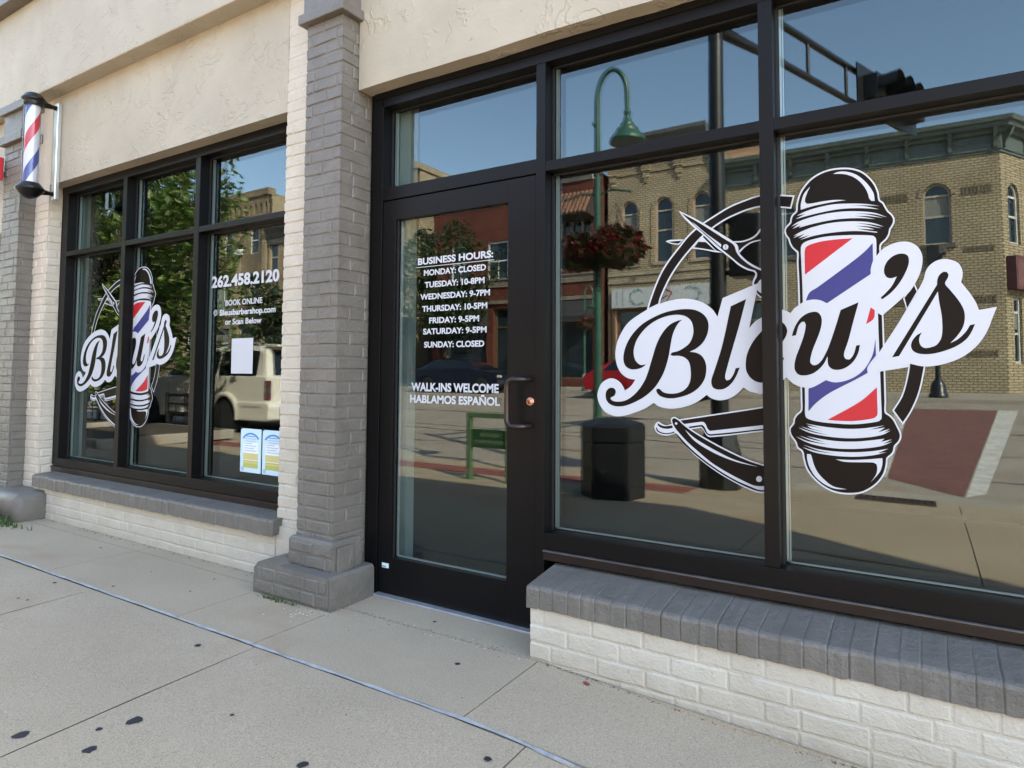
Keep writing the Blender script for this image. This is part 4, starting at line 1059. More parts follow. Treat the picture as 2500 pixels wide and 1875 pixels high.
def bits():
    # neighbour's red sign, weeds and crumbs
    mb = MB(); mb.box(-7.3, -6.80, -0.36, -0.24, 2.86, 3.06, bev=.01)
    o = mb.build('hanging_sign', M('red_sign', (0.42, 0.02, 0.03), .4))
    tag(o, 'red sign box just past the far grey pillar', 'sign')
    mb2 = MB(); mb2.box(-7.2, -6.83, -0.365, -0.361, 2.93, 2.98); mb2.build('sign_stripe', M('pink_print', (.6, .3, .3), .5), o)
    mb = MB()
    for _ in range(420):
        x = random.gauss(-6.33, .22); y = -0.36 - abs(random.gauss(0, .05)); h = random.uniform(.02, .075); a = random.uniform(0, 6.3)
        dx, dy = math.cos(a) * .006, math.sin(a) * .006; lx, ly = random.uniform(-.03, .03), random.uniform(-.03, .03)
        z = gz(x, y)
        mb.add([(x - dx, y - dy, z), (x + dx, y + dy, z), (x + lx, y + ly, z + h)], [(0, 1, 2)])
    for _ in range(70):
        x = random.gauss(-2.88, .09); y = -0.352 - abs(random.gauss(0, .012)); h = random.uniform(.01, .03); a = random.uniform(0, 6.3)
        dx, dy = math.cos(a) * .004, math.sin(a) * .004; z = gz(x, y)
        mb.add([(x - dx, y - dy, z), (x + dx, y + dy, z), (x + random.uniform(-.02, .02), y - .01, z + h)], [(0, 1, 2)])
    tag(mb.build('weeds', m_leaf('weed_green', (0.03, 0.07, 0.015), (0.06, 0.12, 0.03), (0.12, 0.15, 0.05)), recalc=False), kind='stuff')
    mb = MB()
    def crumb(x, y, s, mi):
        z = gz(x, y)
        n = 6; r = [s * random.uniform(.6, 1.2) for _ in range(n)]
        ring = [(x + r[k] * math.cos(k * 1.047), y + r[k] * math.sin(k * 1.047), z + .0005) for k in range(n)]
        mb.add(ring + [(x, y, z + s * random.uniform(.3, .8))], [(k, (k + 1) % n, n) for k in range(n)], mi)
    for _ in range(75): crumb(random.gauss(-2.66, .06), -0.44 + random.gauss(0, .03), random.uniform(.002, .0065), random.choice((0, 1, 1)))
    for _ in range(150): crumb(random.uniform(-2.62, -2.50), -0.27 + random.gauss(0, .07), random.uniform(.002, .005), random.choice((0, 1, 2)))
    for _ in range(220): crumb(random.uniform(-2.55, -1.45), -0.245 + random.gauss(0, .018), random.uniform(.002, .0045), random.choice((0, 1, 2)))
    for _ in range(260):
        x = random.uniform(-1.4, .6); crumb(x, -0.245 - abs(random.gauss(0, .008)), random.uniform(.002, .006), random.choice((1, 2, 2)))
    for _ in range(240):
        x = random.uniform(-6.2, -3.1); crumb(x, -0.128 - abs(random.gauss(0, .02)), random.uniform(.002, .007), random.choice((1, 2, 2)))
    for _ in range(120): crumb(random.uniform(-6, 1), random.uniform(-2, -.25), random.uniform(.0015, .004), random.choice((0, 1, 2)))
    tag(mb.build('pavement_crumbs', [M('white_crumb', (.46, .43, .38), .9), M('tan_crumb', (.32, .24, .16), .9), M('brown_crumb', (.10, .07, .05), .9)], recalc=False), kind='stuff')
    mb = MB(); mb.tube([(-1.150, -.30, gz(-1.155, -.3) + .003), (-1.136, -.303, gz(-1.13, -.3) + .006), (-1.124, -.298, gz(-1.12, -.3) + .003)], [.003, .007, .003], 7)
    tag(mb.build('crumpled_wrapper', M('red_wrapper', (.20, .02, .025), .6)), 'small crumpled red wrapper on the sidewalk by the cream wall', 'litter')
bits()
# ------------------------------------------------------------------ street furniture on the near pavement (seen in the glass)
def trash_can():
    cx, cy = -2.745, -3.52; zb = gz(cx, cy); r = .335
    root = empty('trash_can', (cx, cy, zb), R(12), 'large black six sided trash can reflected below the script name', 'trash can')
    PL = M('black_can_plastic', (0.009, 0.0095, 0.011), .42, var=.25, vscale=7, bmp=.15, bscale=160)
    def hexa(r_): return [(r_ * math.cos(R(60 * k + 30 + 0)), r_ * math.sin(R(60 * k + 30 + 0))) for k in range(6)]
    mb = MB()
    bm = bmesh.new()
    rings = []
    for r_, z in ((r - .01, 0.0), (r, .02), (r, .56), (r - .012, .563), (r - .012, .575), (r + .006, .58)):
        rings.append([bm.verts.new((x, y, z)) for x, y in hexa(r_)])
    for a, b in zip(rings, rings[1:]):
        for k in range(6): bm.faces.new((a[k], a[(k + 1) % 6], b[(k + 1) % 6], b[k]))
    bm.faces.new(rings[0]); bm.faces.new(rings[-1])
    bmesh.ops.bevel(bm, geom=[e for e in bm.edges if abs(e.verts[0].co.z - e.verts[1].co.z) > .3], offset=.018, segments=2, affect='EDGES')
    mb.bm(bm); mb.build('can_body', PL, root)
    mb = MB(); bm = bmesh.new(); rings = []
    for r_, z in ((r + .006, .581), (r + .006, .72), (r - .03, .755), (.13, .80), (.11, .802)):
        rings.append([bm.verts.new((x, y, z)) for x, y in hexa(r_)])
    for a, b in zip(rings, rings[1:]):
        for k in range(6): bm.faces.new((a[k], a[(k + 1) % 6], b[(k + 1) % 6], b[k]))
    bm.faces.new(rings[0]); bm.faces.new(rings[-1])
    bmesh.ops.bevel(bm, geom=[e for e in bm.edges if abs(e.verts[0].co.z - e.verts[1].co.z) > .1], offset=.018, segments=2, affect='EDGES')
    mb.bm(bm); mb.build('can_lid', PL, root)
    mb = MB(); mb.box(-.11, .10, r * .866 - .004, r * .866 + .004, .27, .31, bev=.003)
    mb.build('scuff', M('grey_scuff', (0.07, 0.07, 0.075), .6), root)
trash_can()
def green_rack():
    x0, x1, y = -4.63, -4.08, -3.70; zb = gz(-4.3, y)
    root = empty('rack_sign_frame', (-4.35, y, zb), 0, 'green metal post frame with a lettered panel on the sidewalk behind the door reflection', 'bike rack')
    G = M('light_green_paint', (0.10, 0.165, 0.085), .45, var=.2, vscale=6)
    dx = -4.355
    for xx in (x0 - dx, x1 - dx):
        mb = MB(); mb.box(xx - .03, xx + .03, -.03, .03, 0, .79, bev=.004); mb.box(xx - .06, xx + .06, -.06, .06, 0, .012, bev=.003)
        mb.build('post', G, root)
    mb = MB(); mb.box(x0 - dx + .031, x1 - dx - .031, -.03, .03, .735, .79, bev=.004); mb.build('top_rail', G, root)
    mb = MB(); mb.box(x0 - dx + .031, x1 - dx - .031, -.012, .012, .385, .60, bev=.003)
    p = mb.build('panel', M('dark_green_panel', (0.028, 0.085, 0.035), .5), root)
    mb = MB(); L = M('pale_cut_marks', (0.28, 0.31, 0.20), .6)
    for zc, n, w in ((.535, 9, .24), (.455, 15, .40)):
        for k in range(n):
            xx = -w / 2 + w * k / (n - 1) + .02; h = .022 * random.uniform(.8, 1)
            mb.box(xx - .004, xx + .005, .0122, .0135, zc - h, zc + h)
            if k % 3 == 0: mb.box(xx + .005, xx + .014, .0122, .0135, zc + h * .3, zc + h * .7)
    mb.build('worn_lettering', L, p)
green_rack()
def flower_basket(parent, c, r, seed, n=900, rz=.75):
    rnd = random.Random(seed)
    root = empty('flower_basket', c)
    mb = MB(); mb.lathe([(r * .25, -r * .75), (r * .55, -r * .62), (r * .72, -r * .2), (r * .74, 0)], (0, 0, 0), 14)
    mb.build('basket', M('coco_liner', (0.08, 0.055, 0.03), .95), root)
    def quads(cnt, size, rr, zlo):
        m_ = MB()
        for _ in range(cnt):
            while True:
                p = Vector((rnd.uniform(-1, 1), rnd.uniform(-1, 1), rnd.uniform(-1, 1)))
                if .45 < p.length < 1 and p.z > zlo: break
            p = Vector((p.x * rr, p.y * rr, p.z * rr * rz))
            if p.z < 0: p *= 1 + .15 * rnd.random()
            u = Vector((rnd.gauss(0, 1), rnd.gauss(0, 1), rnd.gauss(0, 1))).normalized(); w = u.orthogonal().normalized(); s = size * rnd.uniform(.6, 1.2)
            m_.add([p - u * s, p - w * s * .55, p + u * s, p + w * s * .55], [(0, 1, 2, 3)])
        return m_
    quads(n, .042, r, -1).build('foliage', m_leaf('basket_leaf%d' % seed, (0.012, 0.024, 0.009), (0.035, 0.06, 0.02), (0.08, 0.11, 0.035), 6), root, recalc=False)
    quads(int(n * .55), .034, r * 1.03, -.55).build('red_flowers', m_leaf('red_petal%d' % seed, (0.20, 0.010, 0.02), (0.40, 0.02, 0.04), (0.60, 0.10, 0.13), 6), root, recalc=False)
    quads(int(n * .14), .030, r * 1.03, .15).build('white_flowers', m_leaf('white_petal%d' % seed, (0.35, 0.3, 0.3), (0.55, 0.5, 0.48), (0.7, 0.66, 0.62), 6), root, recalc=False)
    mb = MB()
    for k in range(3):
        a = R(120 * k + 20); mb.tube([(r * .72 * math.cos(a), r * .72 * math.sin(a), 0), (0, 0, r * 1.5)], .004, 5)
    mb.build('chain', BLACKM, root)
    return root
def lamp_post(name, x, y, label):
    zb = gz(x, y); k = 4.79 - zb
    root = empty(name, (x, y, zb), 0, label, 'street lamp', 'green street lamps')
    mb = MB(); mb.lathe([(.13, 0), (.13, .05), (.11, .10), (.11, .45), (.075, .52), (.06, .6), (.055, .7)], (0, 0, 0), 16); mb.build('pole_base', GREENM, root)
    mb = MB(); mb.tube([(0, 0, .5), (0, 0, 2.5), (0, 0, k - .42)], [.052, .046, .034], 14)
    pts = []
    for i in range(13):
        a = R(180 - 188 * i / 12)
        pts.append((.185 + .185 * math.cos(a), 0.0, k - .42 + .34 * math.sin(a) + (0 if i < 12 else -.0)))
    pts.append((.372, 0, k - .62))
    mb.tube([(0, 0, k - .46)] + pts, [.034] * 2 + [.030] * 12 + [.024], 12)
    mb.build('pole', GREENM, root)
    mb = MB(); zc = k - .62
    mb.lathe([(.0, zc + .03), (.034, zc + .025), (.044, zc + .005), (.040, zc - .015), (.032, zc - .025), (.040, zc - .06), (.060, zc - .125), (.082, zc - .14), (.074, zc - .155), (.085, zc - .17), (.120, zc - .19), (.132, zc - .215), (.128, zc - .235), (.160, zc - .255), (.190, zc - .295), (.205, zc - .335), (.205, zc - .35), (.190, zc - .345)], (.372, 0, 0), 24)
    s = mb.build('lamp_shade', GREENM, root)
    mb = MB(); mb.lathe([(.185, zc - .343), (.10, zc - .315), (0, zc - .305)], (.372, 0, 0), 20); mb.build('lamp_lens', M('milky_lens', (.45, .44, .40), .4), s)
    mb = MB(); mb.tube([(-.03, 0, k - .70), (-.05, 0, k - .69), (-.05, 0, k - .66)], .012, 6); mb.build('photo_sensor', GREENM, root)
    mb = MB(); zz = 3.35
    mb.tube([(-.42, 0, zz - .02), (-.2, 0, zz + .03), (0, 0, zz), (.2, 0, zz + .03), (.42, 0, zz - .02)], .014, 8); mb.build('basket_arm', GREENM, root)
    return root
lamp_post('street_lamp', -3.16, -4.05, 'green crook necked street lamp with flower baskets standing behind the black trash can')
for i, (dx, lab) in enumerate(((-.21, 'red and white flower basket on the left side of the near green lamp post'), (.24, 'larger red and white flower basket on the right side of the near green lamp post'))):
    b = flower_basket(None, (-3.16 + dx, -4.05 + .02, 2.62 + (0.0 if i == 0 else .02)), .30 + .03 * i, 5 + i)
    tag(b, lab, 'flower basket', 'hanging flower baskets')
far = lamp_post('street_lamp', -11.55, -21.1, 'far green street lamp across the road in front of the tile roofed building')
b = flower_basket(None, (-11.42, -20.95, 3.2), .38, 9, 700); tag(b, 'small far flower basket with white blooms on the lamp across the road', 'flower basket', 'hanging flower baskets')
def signal_pole():
    x, y = -1.985, -4.82; zb = gz(x, y)
    root = empty('traffic_signal', (x, y, zb), 0, 'black traffic signal pole with a mast arm reflected left of the window post', 'traffic signal')
    B = M('black_pole_paint', (0.010, 0.010, 0.011), .38, bmp=.1)
    mb = MB()
    oc = [(.235 * math.cos(R(45 * k + 22.5)), .235 * math.sin(R(45 * k + 22.5))) for k in range(8)]
    bm = bmesh.new(); rings = []
    for s, z in ((1.0, 0), (1.0, .40), (.92, .47), (.72, .66), (.55, .78), (.50, .80)):
        rings.append([bm.verts.new((px * s, py * s, z)) for px, py in oc])
    for a, c in zip(rings, rings[1:]):
        for k in range(8): bm.faces.new((a[k], a[(k + 1) % 8], c[(k + 1) % 8], c[k]))
    bm.faces.new(rings[-1]); mb.bm(bm); mb.build('pole_base', B, root)
    mb = MB(); mb.tube([(0, 0, .7), (0, 0, 3), (0, 0, 6.3)], [.102, .092, .080], 20); mb.build('pole', B, root)
    d = Vector((1.0, -2.75, 0)).normalized()
    z1, z2 = 5.29 - zb, 5.80 - zb
    P = lambda s, z: (d.x * s, d.y * s, z)
    mb = MB()
    mb.tube([P(0, z1 - .02), P(1.2, z1 + .01), P(5.2, z1)], [.075, .05, .04], 10)
    mb.tube([P(0, z2 + .05), P(1.2, z2 + .02), P(5.2, z2)], [.075, .05, .04], 10)
    for s in (2.15, 3.25, 4.6): mb.tube([P(s, z1), P(s, z2)], .025, 8)
    mb.build('mast_arm', B, root)
    # signal heads hung on the arm, seen from the side
    side = Vector((d.y, -d.x, 0)) * -1
    def head(name, s0, n, zc, par):
        mb = MB()
        for k in range(n):
            c = Vector(P(s0 + .36 * k, zc)) + side * .10
            for a, b2 in ((-.16, .16),):
                vs = []
                for u in (a, b2):
                    for w in (-.02, .20):
                        for z in (-.17, .17): 
                            q = c + d * u + side * w + Vector((0, 0, z)); vs.append(q)
                mb.add(vs, [(0, 1, 3, 2), (4, 6, 7, 5), (0, 4, 5, 1), (2, 3, 7, 6), (0, 2, 6, 4), (1, 5, 7, 3)])
            # half tube visor
            vs = []; m_ = 10
            for w in (.2, .47):
                for q in range(m_ + 1):
                    ang = R(-30 + 240 * q / m_); rr = .15
                    vs.append(c + d * rr * math.cos(ang) + side * w + Vector((0, 0, rr * math.sin(ang))))
            mb.add(vs, [(q, q + 1, m_ + 2 + q, m_ + 1 + q) for q in range(m_)], 0, True)
        o = mb.build(name, B, par, recalc=False)
        mb = MB(); a = Vector(P(s0 - .35, zc)) + side * .08; b2 = Vector(P(s0 + .36 * (n - 1) + .35, zc)) + side * .08
        mb.add([a + Vector((0, 0, -.33)), b2 + Vector((0, 0, -.33)), b2 + Vector((0, 0, .33)), a + Vector((0, 0, .33)), a + Vector((0, 0, -.33)) + side * .02, b2 + Vector((0, 0, -.33)) + side * .02, b2 + Vector((0, 0, .33)) + side * .02, a + Vector((0, 0, .33)) + side * .02],
               [(0, 1, 2, 3), (4, 5, 6, 7), (0, 1, 5, 4), (1, 2, 6, 5), (2, 3, 7, 6), (3, 0, 4, 7)])
        mb.build('backplate', B, o)
    head('signal_head', 3.75, 5, (z1 + z2) / 2, root)
    # side mounted head on the pole
    mb = MB(); zc = 2.66 - zb
    mb.box(.13, .47, -.22, .06, zc - .36, zc + .36, bev=.03)
    for k in range(3): mb.lathe([(.11, -.22), (.125, -.42)], (.30, 0, zc + .23 * (k - 1)), 12, 0, 'y')
    mb.tube([(0, 0, zc + .3), (.2, -.02, zc + .3)], .03, 8); mb.tube([(0, 0, zc - .3), (.2, -.02, zc - .3)], .03, 8)
    mb.build('side_signal_head', B, root)
signal_pole()
def far_black_post():
    x, y = .40, -21.35; zb = gz(x, y)
    root = empty('crossing_post', (x, y, zb), 0, 'slim black post with a crossing signal beside the corner building across the road', 'signal post')
    mb = MB(); mb.lathe([(.26, 0), (.26, .1), (.22, .14), (.20, .38), (.14, .5), (.10, .56)], (0, 0, 0), 8); mb.build('post_base', BLACKM, root)
    mb = MB(); mb.tube([(0, 0, .5), (0, 0, 4.6)], [.075, .06], 12); mb.build('post', BLACKM, root)
    mb = MB(); mb.box(-.22, .12, -.16, .10, 4.15, 4.75, bev=.03); mb.box(.10, .16, -.2, .2, 4.3, 4.4); mb.build('crossing_signal', BLACKM, root)
far_black_post()
def no_parking():
    x, y = -12.13, -5.12; zb = gz(x, y)
    root = empty('parking_sign', (x, y, zb), 0, 'pale green lettered parking sign on a perforated post before the van', 'road sign')
    S = M('galvanised_post', (0.30, 0.31, 0.31), .5, .6, var=.2)
    mb = MB(); mb.box(-.025, .025, -.02, .02, 0, 2.95)
    mb.build('post', S, root)
    mb = MB()
    for k in range(56): mb.lathe([(.0055, .0208), (0.0, .0210)], (0, 0, .1 + k * .05), 6, 0, 'y')
    mb.build('post_holes', GASKET, root)
    bm = bmesh.new(); bmesh.ops.create_cube(bm, size=1)
    for v in bm.verts: v.co = Vector((.20 + v.co.x * .46, .026 + v.co.y * .006, 2.68 + v.co.z * .50))
    bmesh.ops.bevel(bm, geom=[e for e in bm.edges if abs(e.verts[0].co.y - e.verts[1].co.y) > .004], offset=.04, segments=3, affect='EDGES')
    mb = MB(); mb.bm(bm); p = mb.build('sign_plate', M('pale_green_white', (0.50, 0.56, 0.50), .4), root)
    gm = M('sign_green', (0.02, 0.20, 0.10), .45)
    mb = MB()
    # green legend facing the shop; letters are blocks too worn to read
    def put(s, xc, w, z0, h):
        me = text_mesh(s, .02); xs = [v.co.x for v in me.vertices]; a, b = min(xs), max(xs)
        vs = [(xc + w / 2 - (v.co.x - a) / (b - a) * w, .0296, z0 + v.co.y * h / .70) for v in me.vertices]
        mb.add(vs, [tuple(q.vertices) for q in me.polygons]); bpy.data.meshes.remove(me)
    put('15', .20, .12, 2.76, .085); put('MINUTE', .20, .34, 2.64, .065); put('PARKING', .20, .36, 2.535, .065)
    n = 4
    for (a, b, c, d_) in ((-.02, .42, 2.445, 2.453), (-.02, .42, 2.907, 2.915), (-.02, -.012, 2.445, 2.915), (.412, .42, 2.445, 2.915)):
        mb.quad((a, .0296, c), (b, .0296, c), (b, .0296, d_), (a, .0296, d_))
    mb.build('legend', gm, p, recalc=False)
no_parking()
def drain():
    x0, x1, y0, y1 = -0.63, 0.09, -5.30, -4.98
    z = gz(0, -5.1) + .004
    I = M('rusty_iron', (0.085, 0.050, 0.035), .7, .4, var=.4, vscale=8)
    mb = MB(); mb.box(x0, x1, y0, y0 + .03, z - .03, z + .008); mb.box(x0, x1, y1 - .03, y1, z - .03, z + .008)
    for k in range(13): 
        xx = x0 + (x1 - x0 - .025) * k / 12; mb.box(xx, xx + .025, y0 + .03, y1 - .03, z - .03, z + .0075)
    mb.box(x0, x1, y0, y1, z - .002, z + .0012, 1)
    tag(mb.build('drain_grate', [I, GASKET]), 'rusty slotted iron grate set in the concrete at the crosswalk edge', 'grate')
drain()
def planters():
    C = KERBM
    def box(x0, x1, y0, y1, z1, label):
        zb = gz(-12, y1) - .03
        root = empty('planter', ((x0 + x1) / 2, (y0 + y1) / 2, zb), 0, label, 'planter', 'low concrete planters')
        hx, hy = (x1 - x0) / 2, (y1 - y0) / 2
        mb = MB(); mb.box(-hx, hx, -hy, hy, 0, z1 - zb, bev=.02); mb.build('wall', C, root)
        mb = MB(); mb.box(-hx + .12, hx - .12, -hy + .12, hy - .12, z1 - zb - .01, z1 - zb + .008); mb.build('soil', M('dark_soil', (.05, .035, .025), .95, var=.4), root)
    box(-13.6, -11.05, -4.95, -2.5, .10, 'low concrete planter under the leafy tree, in front of the light coloured van')
    box(-17.5, -13.9, -4.2, -2.2, .16, 'low concrete planter farthest left behind the dining rails')
planters()
def rails():
    for i, (x0, x1, y, lab) in enumerate(((-13.6, -12.25, -5.12, 'black metal rail fence in front of the light coloured van'), (-17.2, -13.5, -4.6, 'black metal rail fence farthest left behind the script name'))):
        root = empty('rail_fence', ((x0 + x1) / 2, y, gz(-12, y)), 0, lab, 'fence', 'black dining rails'); h = (x1 - x0) / 2
        n = max(2, int((x1 - x0) / .75))
        for k in range(n + 1):
            xx = -h + 2 * h * k / n
            mb = MB(); mb.box(xx - .03, xx + .03, -.03, .03, 0, .86, bev=.004); mb.build('post', BLACKM, root)
        mb = MB()
        for z, t in ((.80, .03), (.62, .02), (.44, .02), (.20, .03)): mb.box(-h, h, -.015, .015, z - t, z + t)
        k = -h
        while k < h: mb.box(k - .01, k + .01, -.008, .008, .2, .62); k += .32
        mb.build('rails', BLACKM, root)
    # black cafe tables behind the farthest rail
    for i, (tx, ty) in enumerate(((-14.5, -3.6), (-15.9, -3.7))):
        root = empty('cafe_table', (tx, ty, gz(tx, ty)), 0, ('black cafe table nearer the leafy tree trunk' if i == 0 else 'black cafe table farther left along the rail'), 'table', 'black cafe tables')
        mb = MB(); mb.box(-.4, .4, -.4, .4, .70, .74, bev=.01); mb.build('table_top', BLACKM, root)
        mb = MB(); mb.tube([(0, 0, 0), (0, 0, .7)], .035, 8); mb.lathe([(.25, 0), (.22, .03), (.04, .06)], (0, 0, 0), 12); mb.build('pedestal', BLACKM, root)
rails()

# ------------------------------------------------------------------ trees
BARK = M('bark', (0.075, 0.055, 0.04), .95, var=.35, vscale=6, bmp=.8, bscale=25)
def tree(name, loc, label, crown, n, leaf, mats, trunk_r, seed, blobs=14, lean=(0, 0)):
    rnd = random.Random(seed)
    root = empty(name, loc, 0, label, 'tree')
    cz, rx, rz_ = crown
    mb = MB()
    top = Vector((lean[0], lean[1], cz))
    mb.tube([(0, 0, -.1), (.03, .02, cz * .25), top * .6, top], [trunk_r * 1.25, trunk_r, trunk_r * .8, trunk_r * .5], 10)
    cents = []
    for k in range(blobs):
        while True:
            p = Vector((rnd.uniform(-1, 1), rnd.uniform(-1, 1), rnd.uniform(-1, 1)))
            if p.length < 1: break
        p = p.normalized() * (p.length ** .6) * .78
        c = Vector((lean[0] + p.x * rx, lean[1] + p.y * rx, cz + p.z * rz_)); cents.append((c, rnd.uniform(.26, .44)))
        mid = top.lerp(c, .5) + Vector((rnd.uniform(-.1, .1), rnd.uniform(-.1, .1), .1))
        mb.tube([top * rnd.uniform(.55, .95), mid, c], [trunk_r * .4, trunk_r * .22, trunk_r * .08], 6)
    mb.build('trunk', BARK, root)
    vs, fs = [], []
    for i in range(n):
        c, rr = cents[rnd.randrange(blobs)]
        while True:
            q = Vector((rnd.uniform(-1, 1), rnd.uniform(-1, 1), rnd.uniform(-1, 1)))
            if q.length < 1: break
        q = q.normalized() * (q.length ** .45)
        p = c + Vector((q.x * rx * rr, q.y * rx * rr, q.z * rz_ * rr * .9))
        u = Vector((rnd.gauss(0, 1), rnd.gauss(0, 1), rnd.gauss(-.25, .6))).normalized()
        w = u.cross(Vector((rnd.gauss(0, .4), rnd.gauss(0, .4), 1))).normalized(); nn = u.cross(w)
        s = leaf * rnd.uniform(.6, 1.25); o = len(vs)
        vs += [p - u * s, p - w * s * .5 + nn * s * .12, p + u * s * .9, p + w * s * .5 + nn * s * .12]
        fs += [(o, o + 1, o + 2, o + 3)]
    mb = MB(); mb.add(vs, fs); mb.build('crown', mats, root, recalc=False)
    return root
LEAF1 = m_leaf('bright_leaf', (0.045, 0.10, 0.02), (0.13, 0.215, 0.045), (0.30, 0.34, 0.11), .9)
LEAF2 = m_leaf('dark_leaf', (0.022, 0.048, 0.018), (0.05, 0.085, 0.032), (0.11, 0.135, 0.055), .5)
tree('leafy_tree', (-14.6, -4.55, -.1), 'bright green leafy street tree behind the far shop window logo', (3.9, 2.6, 3.3), 21000, .105, LEAF1, .11, 3, 40)
tree('street_tree', (-18.9, -21.6, .5), 'dark green street tree across the road behind the business hours', (4.9, 2.3, 3.2), 9000, .12, LEAF2, .13, 4, 20)
tree('street_tree', (-29.8, -21.3, .5), 'dark green street tree far up the road beyond the light coloured van', (4.4, 2.6, 3.0), 7000, .13, LEAF2, .13, 6, 18)
tree('street_tree', (-47.5, -21.6, .5), 'dark green street tree at the far end of the row of buildings', (5.0, 3.0, 3.4), 5000, .17, LEAF2, .15, 8, 18)

# ------------------------------------------------------------------ vehicles
TYRE = M('tyre_rubber', (0.012, 0.012, 0.012), .8)
CARGLASS = M('dark_car_glass', (0.010, 0.012, 0.016), .06, spec=.6)
RIM = M('alloy_rim', (0.42, 0.42, 0.42), .3, .85)
RIMD = M('dark_alloy_rim', (0.12, 0.11, 0.10), .3, .8)
def wheel(parent, x, y, r, w, side, rim):
    mb = MB(); mb.lathe([(r * .62, -w / 2), (r * .93, -w / 2), (r, -w * .35), (r, w * .35), (r * .93, w / 2), (r * .62, w / 2)], (x, y, r), 26, 0, 'y')
    t = mb.build('wheel', TYRE, parent)
    mb = MB(); yo = y + side * w * .40
    mb.lathe([(r * .64, yo - side * .03), (r * .64, yo + side * .02), (r * .56, yo), (r * .50, yo - side * .05), (0, yo - side * .06)], (x, 0, r), 26, 1, 'y')
    for k in range(6):
        a = R(60 * k + 12); ca, sa = math.cos(a), math.sin(a); wd = r * .10
        p = []
        for q, ww in ((.06, 1.2), (.60, .8)):
            for s in (-1, 1): p.append((x + ca * q * r - sa * s * wd * ww, yo + side * .004, r + sa * q * r + ca * s * wd * ww))
        mb.add([p[0], p[1], p[3], p[2]] + [(a_, b_ - side * .03, c_) for a_, b_, c_ in (p[0], p[1], p[3], p[2])], [(0, 1, 2, 3), (0, 1, 5, 4), (1, 2, 6, 5), (2, 3, 7, 6), (3, 0, 4, 7)], 0)
    mb.lathe([(r * .13, yo - side * .03), (r * .13, yo + side * .01), (0, yo + side * .014)], (x, 0, r), 12, 0, 'y')
    mb.build('rim', [rim, M('rim_shadow', (0.02, 0.02, 0.02), .7)], t)
def loft(mb, secs, mi=0):
    """skin over cross sections, each a list of the same number of points"""
    n = len(secs[0]); vs = [p for s in secs for p in s]; fs = []
    for i in range(len(secs) - 1):
        for k in range(n):
            fs.append((i * n + k, i * n + (k + 1) % n, (i + 1) * n + (k + 1) % n, (i + 1) * n + k))
    fs += [tuple(range(n)), tuple(range((len(secs) - 1) * n, len(secs) * n))]
    mb.add(vs, fs, mi, True)
def smooth_obj(o, ang=35):
    m = o.modifiers.new('Bevel', 'BEVEL'); m.width = .03; m.segments = 3; m.limit_method = 'ANGLE'; m.angle_limit = R(25)
    for p in o.data.polygons: p.use_smooth = True
    w = o.modifiers.new('WeightedNormal', 'WEIGHTED_NORMAL'); w.keep_sharp = True
